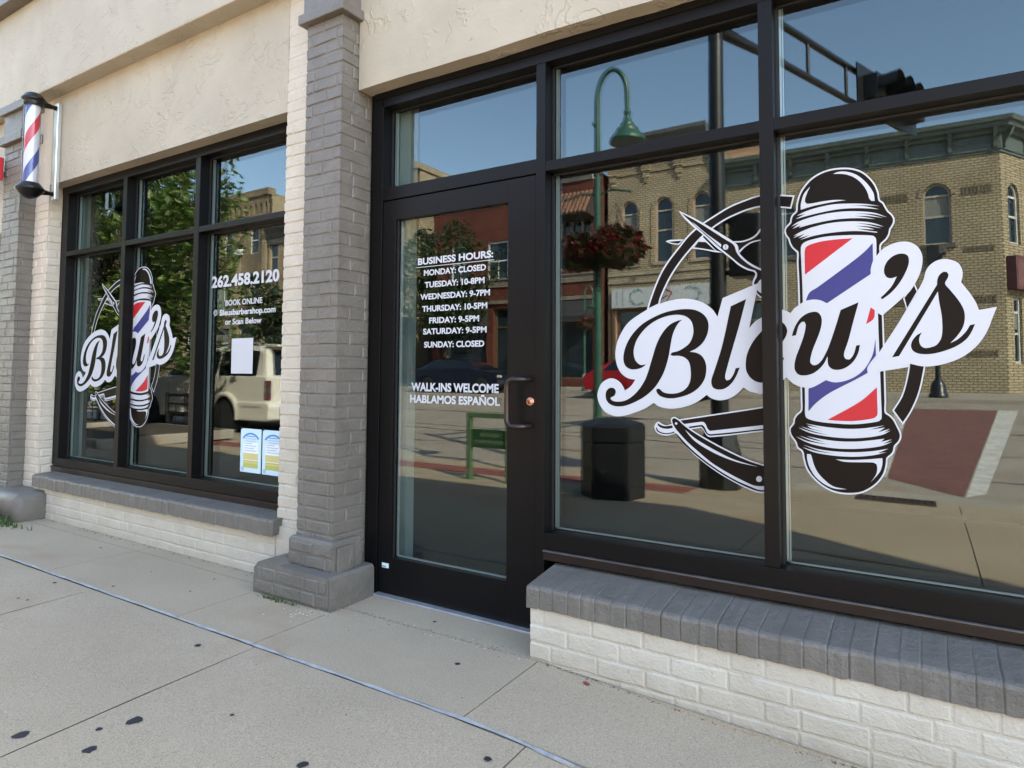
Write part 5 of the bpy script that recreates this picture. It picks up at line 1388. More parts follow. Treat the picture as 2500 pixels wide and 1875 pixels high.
def utility():
    """long roofed estate car seen from its rear quarter: front towards -X, flank towards the shop (+Y)"""
    X0, Y0 = -12.12, -6.42; zb = gz(0, -7.3) - .0
    root = empty('parked_van', (X0, Y0, zb), 0, 'light beige van like estate car with a roof spoiler parked behind the sign post', 'van')
    PAINT = M('champagne_paint', (0.72, 0.68, 0.60), .28, 0, coat=.6)
    L, W = 5.45, 2.0
    # lower body as a side profile with wheel arches, flank plane at y=0
    def arch_pts(cx, r, n=9):
        return [(cx + r * math.cos(R(180 * k / n)), .36 + r * math.sin(R(180 * k / n))) for k in range(n + 1)]
    xr, xf = -1.42, -4.35
    low = [(0.0, .62), (0.02, 1.24), (-.06, 1.27), (-3.45, 1.25), (-5.2, 1.16), (-5.4, .95), (-5.45, .55), (-5.4, .38)]
    bottom = [( -5.0, .36)] + [(p[0], p[1]) for p in reversed(arch_pts(xf, .43))] + [(p[0], p[1]) for p in reversed(arch_pts(xr, .45))] + [(-.30, .40), (-.18, .40)]
    bottom = [(-5.3, .36)] + sorted([], key=lambda q: q[0])
    for cx, r in ((xf, .43), (xr, .45)):
        bottom += [(cx + r * math.cos(R(180 - 18 * k)), .36 + r * math.sin(R(180 - 18 * k))) for k in range(11)]
    bottom += [(-.22, .38), (-.10, .50)]
    mb = MB(); mb.prism(low + bottom, 'y', -W, 0)
    b = mb.build('body', PAINT, root); smooth_obj(b)
    # cabin with tumble-home
    def sec(x, zt, inset):
        return [(x, -W + .02, 1.23), (x, -W + inset, zt - .10), (x, -W + inset + .14, zt), (x, -inset - .14, zt), (x, -inset, zt - .10), (x, -.02, 1.23)]
    mb = MB(); loft(mb, [sec(-.02, 1.24, .06), sec(-.05, 1.30, .08), sec(-.22, 1.93, .17), sec(-1.2, 1.98, .18), sec(-2.6, 1.97, .18), sec(-3.1, 1.90, .2), sec(-3.95, 1.28, .12), sec(-4.1, 1.235, .08)])
    c = mb.build('cabin', PAINT, root); smooth_obj(c)
    # glass: quarter window, rear door window, front door window, tailgate glass
    def side_glass(name, x0, x1, x0t, x1t, z0=1.27, z1=1.83):
        mb = MB(); yb, yt = .004, -.128
        pts = [(x0, z0), (x1, z0), (x1t, z1), (x0t, z1)]
        poly = []
        for i in range(4):
            p, q, r_ = Vector(pts[i - 1]), Vector(pts[i]), Vector(pts[(i + 1) % 4])
            a = q + (p - q).normalized() * .07; e = q + (r_ - q).normalized() * .07
            poly += [a, a.lerp(e, .5).lerp(q, .5), e]
        vs = [(p.x, yb + (yt - yb) * (p.y - 1.23) / .6, p.y) for p in poly]; m_ = len(vs)
        vs += [(v[0], v[1] - .04, v[2]) for v in vs]
        mb.add(vs, [tuple(range(m_)), tuple(range(2 * m_ - 1, m_ - 1, -1))] + [(i, (i + 1) % m_, m_ + (i + 1) % m_, m_ + i) for i in range(m_)])
        mb.build('side_window', CARGLASS, root)
    side_glass('q', -.34, -1.68, -.40, -1.68); side_glass('r', -1.80, -2.66, -1.80, -2.60); side_glass('f', -2.76, -3.75, -2.74, -3.1)
    mb = MB(); vs = [(-.035 - .0, -W + .24, 1.30), (-.035, -.24, 1.30), (-.195, -.31, 1.86), (-.195, -W + .31, 1.86)]
    vs = [(a + .012, b_, c_) for a, b_, c_ in vs]; vs += [(a - .04, b_, c_) for a, b_, c_ in vs]
    mb.add(vs, [(0, 1, 2, 3), (7, 6, 5, 4), (0, 1, 5, 4), (1, 2, 6, 5), (2, 3, 7, 6), (3, 0, 4, 7)]); mb.build('rear_window', CARGLASS, root)
    # vented corner pillar, spoiler, tail lamp, bumper, flares, rails
    mb = MB(); 
    for k in range(14): 
        z = 1.34 + k * .034; y = .004 - .132 * (z - 1.23) / .6; xx = -.05 - .17 * (z - 1.30) / .63 - .09
        mb.box(xx - .012, xx + .012, y - .002, y + .006, z, z + .018)
    mb.build('pillar_vent', M('vent_grey', (.18, .17, .15), .6), root)
    mb = MB(); mb.prism([(-.34, 1.93), (.10, 1.90), (.14, 1.935), (.10, 1.965), (-.34, 1.985)], 'y', -W + .20, -.20); s = mb.build('roof_spoiler', PAINT, root); smooth_obj(s)
    mb = MB(); mb.box(-.055, .035, -.135, .012, .74, 1.18, bev=.03); t = mb.build('tail_lamp', M('smoked_lens', (.05, .02, .02), .15, coat=.5), root)
    mb = MB()
    for z, m_ in ((1.11, 0), (1.0, 1), (.93, 1), (.84, 0), (.79, 0)): 
        for yy in (-.10, -.045): mb.lathe([(.025, .030), (.0, .040)], (.0, yy, z), 8, m_, 'x')
    for z, m_ in ((1.10, 0), (.96, 1), (.82, 0)): mb.lathe([(.028, .012), (.0, .018)], (-.012, 0, z), 8, m_, 'y')
    mb.build('lamp_bulb', [M('lamp_red', (.5, .02, .02), .2), M('lamp_chrome', (.7, .7, .7), .2, .6)], t)
    mb = MB(); mb.prism([(-.90, .36), (-.80, .28), (.06, .28), (.16, .32), (.18, .60), (.10, .70), (-.90, .70)], 'y', -W - .01, .045)
    bp = mb.build('bumper', PAINT, root); smooth_obj(bp)
    mb = MB(); mb.box(.10, .195, -W + .28, -.24, .40, .60, bev=.02); mb.build('bumper_step', M('dark_trim', (.03, .03, .03), .7), bp)
    mb = MB(); mb.box(-.75, -.10, .044, .050, .60, .606); mb.box(-.73, -.12, .044, .050, .575, .58); mb.build('bumper_groove', M('groove', (.12, .11, .09), .7), bp)
    for cx, r in ((xr, .45), (xf, .43)):
        mb = MB(); vs = []; n = 16
        for rr, yy in ((r - .01, .0), (r - .005, .055), (r + .06, .05), (r + .12, .0)):
            vs += [(cx + rr * math.cos(R(-8 + 196 * k / n)), yy, .36 + rr * math.sin(R(-8 + 196 * k / n))) for k in range(n + 1)]
        fs = [(j * (n + 1) + k, j * (n + 1) + k + 1, (j + 1) * (n + 1) + k + 1, (j + 1) * (n + 1) + k) for j in range(3) for k in range(n)]
        mb.add(vs, fs, 0, True); mb.build('wheel_flare', PAINT, root)
        mb = MB(); mb.lathe([(r + .0, -.30), (r + .0, -.02)], (cx, 0, .36), 24, 0, 'y'); mb.lathe([(r, -.31), (0, -.312)], (cx, 0, .36), 24, 0, 'y'); mb.build('wheel_well', GASKET, root)
        wheel(root, cx, -.13, .385, .26, 1, RIMD); wheel(root, cx, -W + .13, .385, .26, -1, RIMD)
    mb = MB(); mb.box(-3.85, -1.95, .0, .035, .34, .40, bev=.01); mb.build('running_board', PAINT, root)
    mb = MB(); mb.tube([(-.6, -.30, 1.965), (-.7, -.30, 2.01), (-2.5, -.30, 2.0), (-2.65, -.30, 1.95)], .018, 6); mb.build('roof_rail', M('rail_grey', (.45, .44, .4), .4), root)
    mb = MB()
    for x0 in (-1.74, -2.71, -3.65): mb.box(x0 - .004, x0 + .004, -.001, .0015, .46, 1.25)
    mb.build('door_gap', GASKET, root)
    for x0 in (-1.92, -2.9):
        mb = MB(); mb.box(x0 - .10, x0 + .06, .0, .03, 1.07, 1.105, bev=.01); mb.build('door_handle', PAINT, root)
    mb = MB(); mb.box(-4.9, -.5, -W + .1, -.1, .26, .37); mb.build('underbody', GASKET, root)
utility()
def saloon(name, x, y, flip, paint, label, lampfront):
    """low passenger car; nose towards -X, flipped when flip is -1; +Y flank towards the shop"""
    zb = gz(x, y - .9)
    root = empty(name, (x, y, zb), 0, label, 'car', 'cars parked across the road')
    W = 1.8; F = flip
    prof = [(0.0, .50), (.02, .72), (.12, .88), (.55, .97), (3.35, .97), (4.15, .88), (4.48, .74), (4.55, .55), (4.50, .30)]
    bot = []
    for cx in (3.72, .90): bot += [(cx + .36 * math.cos(R(18 * k)), .31 + .36 * math.sin(R(18 * k))) for k in range(11)]
    bot += [(.08, .30)]
    P = [(F * a, b) for a, b in prof + bot]
    mb = MB(); mb.prism(P, 'y', -W, 0); b = mb.build('body', paint, root); smooth_obj(b)
    def sec(xx, zt, ins): return [(F * xx, -W + .04, .95), (F * xx, -W + ins, zt - .07), (F * xx, -W + ins + .16, zt), (F * xx, -ins - .16, zt), (F * xx, -ins, zt - .07), (F * xx, -.04, .95)]
    mb = MB(); loft(mb, [sec(.30, .97, .06), sec(.95, 1.34, .20), sec(1.5, 1.45, .24), (sec(2.2, 1.45, .25)), sec(2.7, 1.36, .22), sec(3.5, .98, .08)])
    c = mb.build('cabin', paint, root); smooth_obj(c)
    def g(pts):
        mb = MB(); vs = [(F * a, -.03 - .20 * (z - .95) / .4 + .012, z) for a, z in pts]; n = len(vs)
        vs += [(a, b_ - .04, c_) for a, b_, c_ in vs]
        mb.add(vs, [tuple(range(n)), tuple(range(2 * n - 1, n - 1, -1))] + [(i, (i + 1) % n, n + (i + 1) % n, n + i) for i in range(n)]); mb.build('side_window', CARGLASS, root)
    g([(.78, 1.0), (1.62, 1.0), (1.62, 1.36), (1.12, 1.34)]); g([(1.70, 1.0), (3.2, 1.0), (2.62, 1.30), (2.2, 1.37), (1.70, 1.37)])
    for cx in (.90, 3.72):
        wheel(root, F * cx, -.11, .325, .21, 1, RIM); wheel(root, F * cx, -W + .11, .325, .21, -1, RIM)
    for yy, nm in ((-.20, 'tail_lamp'), (-W + .20, 'tail_lamp')):
        mb = MB(); mb.box(F * -.015, F * .20, yy - .19, yy + .19, .72, .86, bev=.02); mb.build('tail_lamp' if lampfront else 'headlamp', M('tail_red', (.45, .015, .02), .2) if lampfront else M('head_clear', (.62, .63, .64), .15, .4), root)
    for yy in (-.20, -W + .20):
        mb = MB(); mb.box(F * 4.35, F * 4.515, yy - .18, yy + .19, .62, .74, bev=.02); mb.build('headlamp' if lampfront else 'tail_lamp', M('head_clear', (.62, .63, .64), .15, .4) if lampfront else M('tail_red', (.45, .015, .02), .2), root)
    for xx in (1.55, 2.55):
        mb = MB(); mb.box(F * xx, F * (xx + .16), 0, .02, .83, .86, bev=.006); mb.build('door_handle', paint, root)
    mb = MB()
    for xx in (1.66, 2.78): mb.box(F * xx - .003, F * xx + .003, -.001, .002, .34, .95)
    mb.build('door_gap', GASKET, root)
    mb = MB(); mb.box(F * .3, F * 4.3, -W + .1, -.1, .2, .32); mb.build('underbody', GASKET, root)
saloon('parked_car', -19.05, -19.35, 1, M('navy_paint', (0.012, 0.016, 0.035), .22, .3, coat=.8), 'dark navy blue car parked across the road behind the door lettering', True)
saloon('parked_car', -10.35, -18.45, 1, M('red_paint', (0.36, 0.012, 0.022), .22, .2, coat=.8), 'bright red car parked across the road behind the script letter B', False)
# ------------------------------------------------------------------ buildings across the road
CREAMB = m_brick('cream_city_brick', (0.50, 0.42, 0.29), (0.60, 0.51, 0.36), (0.24, 0.195, 0.13), .24, .095, mort=.020, dirt=.30)
CREAMD = m_brick('sooty_cream_brick', (0.40, 0.32, 0.22), (0.47, 0.38, 0.26), (0.22, 0.17, 0.12), .24, .095, mort=.018, dirt=.5)
REDB = m_brick('red_brick', (0.15, 0.040, 0.028), (0.20, 0.055, 0.038), (0.11, 0.065, 0.05), .22, .08)
BROWNB = m_brick('tan_stone', (0.42, 0.32, 0.21), (0.48, 0.37, 0.25), (0.32, 0.24, 0.16), .5, .25, dirt=.5)
STONE = M('weathered_stone', (0.34, 0.29, 0.22), .85, var=.25, vscale=2, bmp=.3, bscale=12)
DSTONE = M('dark_stone', (0.10, 0.09, 0.08), .85, var=.3, vscale=2)
GREYG = M('green_grey_paint', (0.10, 0.125, 0.115), .6, var=.2, vscale=2)
DARKC = M('dark_cornice_metal', (0.085, 0.085, 0.085), .6, var=.25, vscale=2)
WINF = M('window_frame_tan', (0.42, 0.37, 0.30), .6)
WINW = M('window_frame_white', (0.62, 0.62, 0.60), .5)
PANE = M('far_window_glass', (0.018, 0.026, 0.032), .04, spec=.8)
SHOPG = M('far_shop_glass', (0.008, 0.008, 0.009), .05, spec=.5)
WOODT = M('brown_wood_trim', (0.12, 0.075, 0.045), .7, var=.3)
PINK = M('sun_pink_reveal', (0.40, 0.22, 0.165), .85, var=.2)  # pink glow of grazing sun put into the colour of the window reveals
ROOFM = M('roof_tar', (0.10, 0.10, 0.10), .9)
FY = -25.0
WCOUNT = [0]
BLIND = [M('grey_blind', (.10, .115, .12), .35), M('pale_blind', (.20, .20, .18), .5)]
def window(parent, ox, oy, outline, depth, frame, U=(1, 0), rails=(.5,), fw=.06, name='window'):
    """sash window set in an opening; outline in (u, z), placed depth behind the facade"""
    def T(u, z, d): return (ox + U[0] * u - U[1] * -d * 0 + (-U[1]) * 0 + NRM[0] * -d, oy + U[1] * u + NRM[1] * -d, z)
    NRM = (-U[1], U[0])
    mb = MB(); n = len(outline)
    us = [p[0] for p in outline]; zs = [p[1] for p in outline]; c = Vector(((min(us) + max(us)) / 2, (min(zs) + max(zs)) / 2))
    inner = [(c.x + (p[0] - c.x) * (1 - 2 * fw / (max(us) - min(us))), c.y + (p[1] - c.y) * (1 - 2 * fw / (max(zs) - min(zs)))) for p in outline]
    vs = [T(p[0], p[1], depth - .05) for p in outline] + [T(p[0], p[1], depth - .05) for p in inner] + [T(p[0], p[1], depth + .02) for p in inner]
    mb.add(vs, [(i, (i + 1) % n, n + (i + 1) % n, n + i) for i in range(n)] + [(n + i, n + (i + 1) % n, 2 * n + (i + 1) % n, 2 * n + i) for i in range(n)])
    z0, z1 = min(zs), max(zs)
    for r_ in rails:
        zc = z0 + (z1 - z0) * r_; a, b = min(us) + fw * .8, max(us) - fw * .8
        q = [T(a, zc - .035, depth - .04), T(b, zc - .035, depth - .04), T(b, zc + .035, depth - .04), T(a, zc + .035, depth - .04)]
        q += [T(a, zc - .035, depth + .02), T(b, zc - .035, depth + .02), T(b, zc + .035, depth + .02), T(a, zc + .035, depth + .02)]
        mb.add(q, [(0, 1, 2, 3), (0, 1, 5, 4), (2, 3, 7, 6)])
    f = mb.build(name, frame, parent, recalc=False)
    mb = MB(); tris = tessellate_polygon([[Vector((p[0], p[1], 0)) for p in inner]])
    mb.add([T(p[0], p[1], depth + .005) for p in inner], [tuple(t) for t in tris])
    mb.build('pane', PANE, f, recalc=False)
    WCOUNT[0] += 1
    if WCOUNT[0] % 3 and len(rails) and name == 'window':
        a, b = min(us) + fw, max(us) - fw; zb = z0 + (z1 - z0) * (.42 + .13 * (WCOUNT[0] * 7 % 5) / 5); zt = z0 + (z1 - z0) * .78
        mb = MB(); q = [T(a, zb, depth + .002), T(b, zb, depth + .002), T(b, zt, depth + .002), T(a, zt, depth + .002)]; mb.add(q, [(0, 1, 2, 3)])
        mb.build('blind', BLIND[WCOUNT[0] % 2], f, recalc=False)
    return f
def facade(parent, name, mat, u0, u1, z0, z1, holes, ox=0.0, oy=FY, U=(1, 0), depth=.22, mi2=None, mats=None):
    NRM = (-U[1], U[0])
    mb = MB()
    wall_holes(mb, [(u0, z0), (u1, z0), (u1, z1), (u0, z1)], holes, lambda u, z, d: (ox + U[0] * u - NRM[0] * d, oy + U[1] * u - NRM[1] * d, z), depth, 0, mi2)
    return mb.build(name, mats or mat, parent, recalc=False)
def arch_trim(parent, x0, x1, zs, zt, mat, w=.13, y=FY, n=14, name='window_arch'):
    mb = MB(); c = (x0 + x1) / 2; r = (x1 - x0) / 2; vs = []
    for rr, dz, yy in ((r + .01, 0, y + .03), (r + w, w, y + .03), (r + w, w, y - .02), (r + .01, 0, y - .02)):
        vs += [(c + rr * math.cos(math.pi * k / n), yy, zs + (zt - zs + dz) * math.sin(math.pi * k / n)) for k in range(n + 1)]
    m_ = n + 1
    fs = [(j * m_ + k, j * m_ + k + 1, ((j + 1) % 4) * m_ + k + 1, ((j + 1) % 4) * m_ + k) for j in range(3) for k in range(n)]
    mb.add(vs, fs); return mb.build(name, mat, parent, recalc=False)
def body(parent, x0, x1, zt, yb=-40, mat=None, y0=FY - .24):
    mb = MB(); mb.box(x0, x1, yb, y0, 0, zt); return mb.build('rear_walls', mat or CREAMD, parent)
def corner_building():
    X0, X1 = -6.98, 2.45
    root = empty('corner_building', (0, 0, 0), 0, 'two storey cream brick corner building with a green grey bracketed cornice and arched windows', 'building')
    wins = [(.13, .985), (-2.42, -1.55), (-4.98, -4.12), (-6.75, -5.95)]
    holes = [arch(a, b, 5.87, 7.63, 8.07) for a, b in wins]
    shops = [(-6.6, -5.0, .9, 4.2)]
    holes += [[(a, c), (b, c), (b, d), (a, d)] for a, b, c, d in shops]
    facade(root, 'wall', CREAMB, X0, X1, 0.3, 9.15, holes)
    for a, b in wins:
        window(root, 0, FY, arch(a, b, 5.87, 7.63, 8.07), .16, WINF, rails=(.46, .80))
        arch_trim(root, a, b, 7.63, 8.07, CREAMB, .16)
        mb = MB(); mb.box(a - .1, b + .1, FY - .1, FY + .07, 5.72, 5.868); mb.build('window_sill', DSTONE, root)
    mb = MB(); mb.box(.25, .80, FY, FY + .34, 5.50, 5.72, bev=.02); mb.box(.3, .34, FY, FY + .1, 4.4, 5.5); mb.box(.62, .66, FY, FY + .1, 4.6, 5.5); mb.build('sill_bracket', DARKC, root)
    window(root, 0, FY, [(-6.6, .9), (-5.0, .9), (-5.0, 4.2), (-6.6, 4.2)], .2, WOODT, rails=(.75,))
    # rows of projecting and sunk headers
    mb = MB()
    for zc, h in ((7.70, .30), (5.62, .20), (3.85, .26), (1.95, .22)):
        for a, b in ((1.33, 2.24), (-1.15, -.28), (-3.7, -2.8)):
            n = int((b - a) / .105)
            for k in range(n):
                x = a + (b - a) * k / n; mb.box(x, x + .055, FY - .02, FY + .028, zc - h / 2, zc + h / 2)
    mb.build('brick_header_rows', M('dark_header_brick', (.16, .125, .085), .9, var=.3, vscale=4), root)
    body(root, X0, X1, 9.1)
    U = (.5, -.866)
    sh = [arch(.42, 1.18, 5.80, 7.50, 7.93), [(.5, 1.6), (1.05, 1.6), (1.05, 3.9), (.5, 3.9)], arch(2.8, 3.6, 5.80, 7.50, 7.93), arch(5.4, 6.2, 5.8, 7.5, 7.93), [(2.6, 1.2), (4.2, 1.2), (4.2, 3.9), (2.6, 3.9)]]
    facade(root, 'side_wall', CREAMB, 0, 15, .3, 9.15, sh, X1, FY, U, .2)
    for o in sh: window(root, X1, FY, o, .14, WINW, U, rails=(.45, .78), fw=.07)
    mb = MB(); n_ = (.866, .5)
    def T(u, d, z): return (X1 + U[0] * u + n_[0] * d, FY + U[1] * u + n_[1] * d, z)
    # cornice along both faces
    prof = [(0, 8.93), (.05, 8.93), (.05, 9.02), (.09, 9.03), (.09, 9.55), (.20, 9.58), (.24, 9.68), (.42, 9.74), (.46, 9.86), (.56, 9.90), (.60, 10.05), (0, 10.08)]
    c = MB(); n = len(prof)
    ring0 = [(X0, FY + d, z) for d, z in prof]
    # mitre at the corner: bisector of the two outward normals
    bx, by = (0 + .866), (1 + .5); bl = (bx * 0 + by * 1); bx, by = bx / bl, by / bl
    ring1 = [(X1 + bx * d, FY + by * d, z) for d, z in prof]
    ring2 = [T(15, d, z) for d, z in prof]
    for r0, r1 in ((ring0, ring1), (ring1, ring2)):
        c.add(r0 + r1, [(i, (i + 1) % n, n + (i + 1) % n, n + i) for i in range(n)])
    c.add(ring0, [tuple(range(n))])
    cor = c.build('cornice', GREYG, root)
    def bracket(f, nm='bracket'):
        mb = MB(); pr = [(.09, 9.05), (.16, 9.10), (.20, 9.3), (.34, 9.5), (.42, 9.72), (.09, 9.72)]
        a = [f(-.06, d, z) for d, z in pr]; b = [f(.06, d, z) for d, z in pr]; n = len(pr)
        mb.add(a + b, [tuple(range(n)), tuple(range(2 * n - 1, n - 1, -1))] + [(i, (i + 1) % n, n + (i + 1) % n, n + i) for i in range(n)]); mb.build(nm, GREYG, cor)
    for x in (-6.9, -5.6, -4.28, -2.96, -1.62, -.32, 1.0, 2.33):
        bracket(lambda u, d, z, x=x: (x + u, FY + d, z))
    for u0 in (.1, 1.5, 2.9, 4.3): bracket(lambda u, d, z, u0=u0: T(u0 + u, d, z))
    # red brown box sign on the side wall
    mb = MB(); vs = [T(a, d, z) for a in (.12, 2.6) for d in (.02, .30) for z in (4.15, 5.30)]
    mb.add(vs, [(0, 1, 3, 2), (4, 6, 7, 5), (0, 4, 5, 1), (2, 3, 7, 6), (0, 2, 6, 4), (1, 5, 7, 3)])
    vs = [T(a, .303, z) for a, z in ((.25, 4.25), (2.5, 4.25), (2.5, 5.2), (.25, 5.2))]; mb.add(vs, [(0, 1, 2, 3)], 1)
    s = mb.build('box_sign', [M('maroon_sign', (.11, .022, .022), .4), M('maroon_face', (.17, .06, .05), .4)])
    tag(s, 'maroon box sign mounted on the side wall of the corner building', 'sign')
    mb = MB(); mb.box(X0, X1, -40, FY - .1, 9.1, 9.2); mb.build('roof', ROOFM, root)
corner_building()
def mid_building():
    X0, X1 = -12.22, -6.99
    root = empty('brick_building', (0, 0, 0), 0, 'cream brick building with three arched windows and a white wreath signboard over its shop front', 'building')
    wins = [(-11.52, -10.79), (-9.94, -9.17), (-8.26, -7.49)]
    holes = [arch(a, b, 6.12, 8.62, 9.0) for a, b in wins] + [[(-11.85, .9), (-7.3, .9), (-7.3, 4.10), (-11.85, 4.10)]]
    facade(root, 'wall', None, X0, X1, .3, 11.0, holes, mi2=1, mats=[CREAMB, PINK])
    for a, b in wins:
        window(root, 0, FY, arch(a, b, 6.12, 8.62, 9.0), .17, WINF, rails=(.5, .8))
        arch_trim(root, a - .02, b + .02, 8.62, 9.0, CREAMB, .15)
        mb = MB(); mb.box(a - .08, b + .08, FY - .1, FY + .06, 6.0, 6.118); mb.build('window_sill', STONE, root)
        mb = MB()
        for xx in (a - .20, b + .10): mb.box(xx, xx + .10, FY - .02, FY + .035, 6.0, 8.6)
        mb.build('window_moulding', CREAMB, root)
    mb = MB(); mb.box(X0, X1, FY - .02, FY + .07, 5.28, 5.40); mb.box(X0, X1, FY - .02, FY + .05, 5.63, 5.74); mb.build('belt_course', STONE, root)
    mb = MB()
    for xx in (-12.15, -10.55, -9.05, -7.5):
        mb.box(xx, xx + .40, FY - .02, FY + .16, 10.25, 10.95); mb.box(xx + .06, xx + .34, FY - .02, FY + .11, 9.95, 10.25); mb.box(xx + .12, xx + .28, FY - .02, FY + .07, 9.75, 9.95)
    for z in (10.9, 10.72, 10.2): mb.box(X0, X1, FY - .02, FY + .06, z, z + .07)
    n = 40
    for k in range(n): xx = X0 + (X1 - X0) * k / n; mb.box(xx, xx + .06, FY - .02, FY + .08, 10.80, 10.9)
    mb.build('corbels', CREAMB, root)
    mb = MB(); mb.prism([(FY - .3, 10.98), (FY + .12, 10.98), (FY + .2, 11.2), (FY + .34, 11.55), (FY + .45, 11.75), (FY + .45, 11.92), (FY - .3, 11.92)], 'x', X0 + 1.7, -7.55); mb.build('cornice', DARKC, root)
    mb = MB(); mb.box(X0 + .1, X0 + 1.69, FY - .3, FY + .14, 11.0, 11.62); mb.build('parapet', STONE, root)
    # shop front
    window(root, 0, FY, [(-11.85, .9), (-7.3, .9), (-7.3, 4.10), (-11.85, 4.10)], .22, WOODT, rails=(), fw=.12, name='shop_front')
    mb = MB()
    for xx in (-12.2, -11.99): mb.box(xx, xx + .10, FY - .02, FY + .09, .5, 4.1)
    for xx in (-10.4, -8.9): mb.box(xx - .05, xx + .05, FY - .25, FY - .1, .9, 4.0)
    mb.build('shop_pilaster', WOODT, root)
    mb = MB(); mb.tube([(-11.0, FY + .02, 5.45), (-11.0, FY + .25, 5.5), (-11.02, FY + .38, 5.25)], .02, 6); mb.tube([(-10.85, FY + .02, 5.45), (-10.85, FY + .25, 5.5), (-10.83, FY + .38, 5.25)], .02, 6)
    mb.build('gooseneck_lamp', BLACKM, root)
    body(root, X0, X1, 10.9)
    # signboard
    sg = MB(); sg.box(-11.97, -7.2, FY + .10, FY + .20, 4.14, 5.02, bev=.01)
    s = sg.build('signboard', M('white_signboard', (.50, .52, .54), .5, var=.1, vscale=1.5))
    tag(s, 'white signboard with pale green wreaths over the far shop front', 'sign')
    mb = MB()
    for xx in (-11.70, -11.42): mb.box(xx, xx + .03, FY + .2005, FY + .215, 4.2, 4.97)
    mb.build('board_moulding', M('sign_grey', (.30, .31, .33), .6), s)
    for wx in (-10.72, -8.3):
        mb = MB(); rnd = random.Random(int(wx * 10))
        for k in range(70):
            a = R(rnd.uniform(40, 320)) if wx < -10 else R(rnd.uniform(-140, 140))
            rr = .33 + rnd.gauss(0, .03); c_ = Vector((wx + rr * 1.1 * math.cos(a), FY + .204, 4.58 + rr * math.sin(a))); t_ = a + rnd.uniform(.6, 2.2)
            u = Vector((math.cos(t_), 0, math.sin(t_))) * .055; w = Vector((-math.sin(t_), 0, math.cos(t_))) * .02
            q = [c_ - u, c_ - w, c_ + u, c_ + w]; mb.add([(p.x, p.y + k * .0001, p.z) for p in q], [(0, 1, 2, 3)])
        mb.build('wreath', M('wreath_green', (.16, .27, .24), .7), s, recalc=False)
    mb = MB()
    def bar(a, b, w=.03):
        a, b = Vector(a), Vector(b); d = (b - a).normalized(); n_ = Vector((-d.y, d.x)) * w
        mb.quad(*[(p.x, FY + .206 + bar.k, p.y) for p in (a - n_, b - n_, b + n_, a + n_)]); bar.k += .0004
    bar.k = 0
    bar((-9.75, 4.5), (-9.55, 4.95)); bar((-9.55, 4.95), (-9.12, 4.72)); bar((-9.12, 4.72), (-9.35, 4.35)); bar((-9.7, 4.42), (-9.3, 4.6)); bar((-9.62, 4.40), (-9.62, 4.8)); bar((-9.9, 4.3), (-9.78, 4.62))
    mb.build('red_emblem', M('sign_red', (.27, .06, .05), .6), s, recalc=False)
    ph = MB(); ph.box(-7.75, -6.1, -33, -29, 9.0, 12.18); o = ph.build('penthouse', M('salmon_render', (.50, .30, .19), .8, var=.1), root)
mid_building()
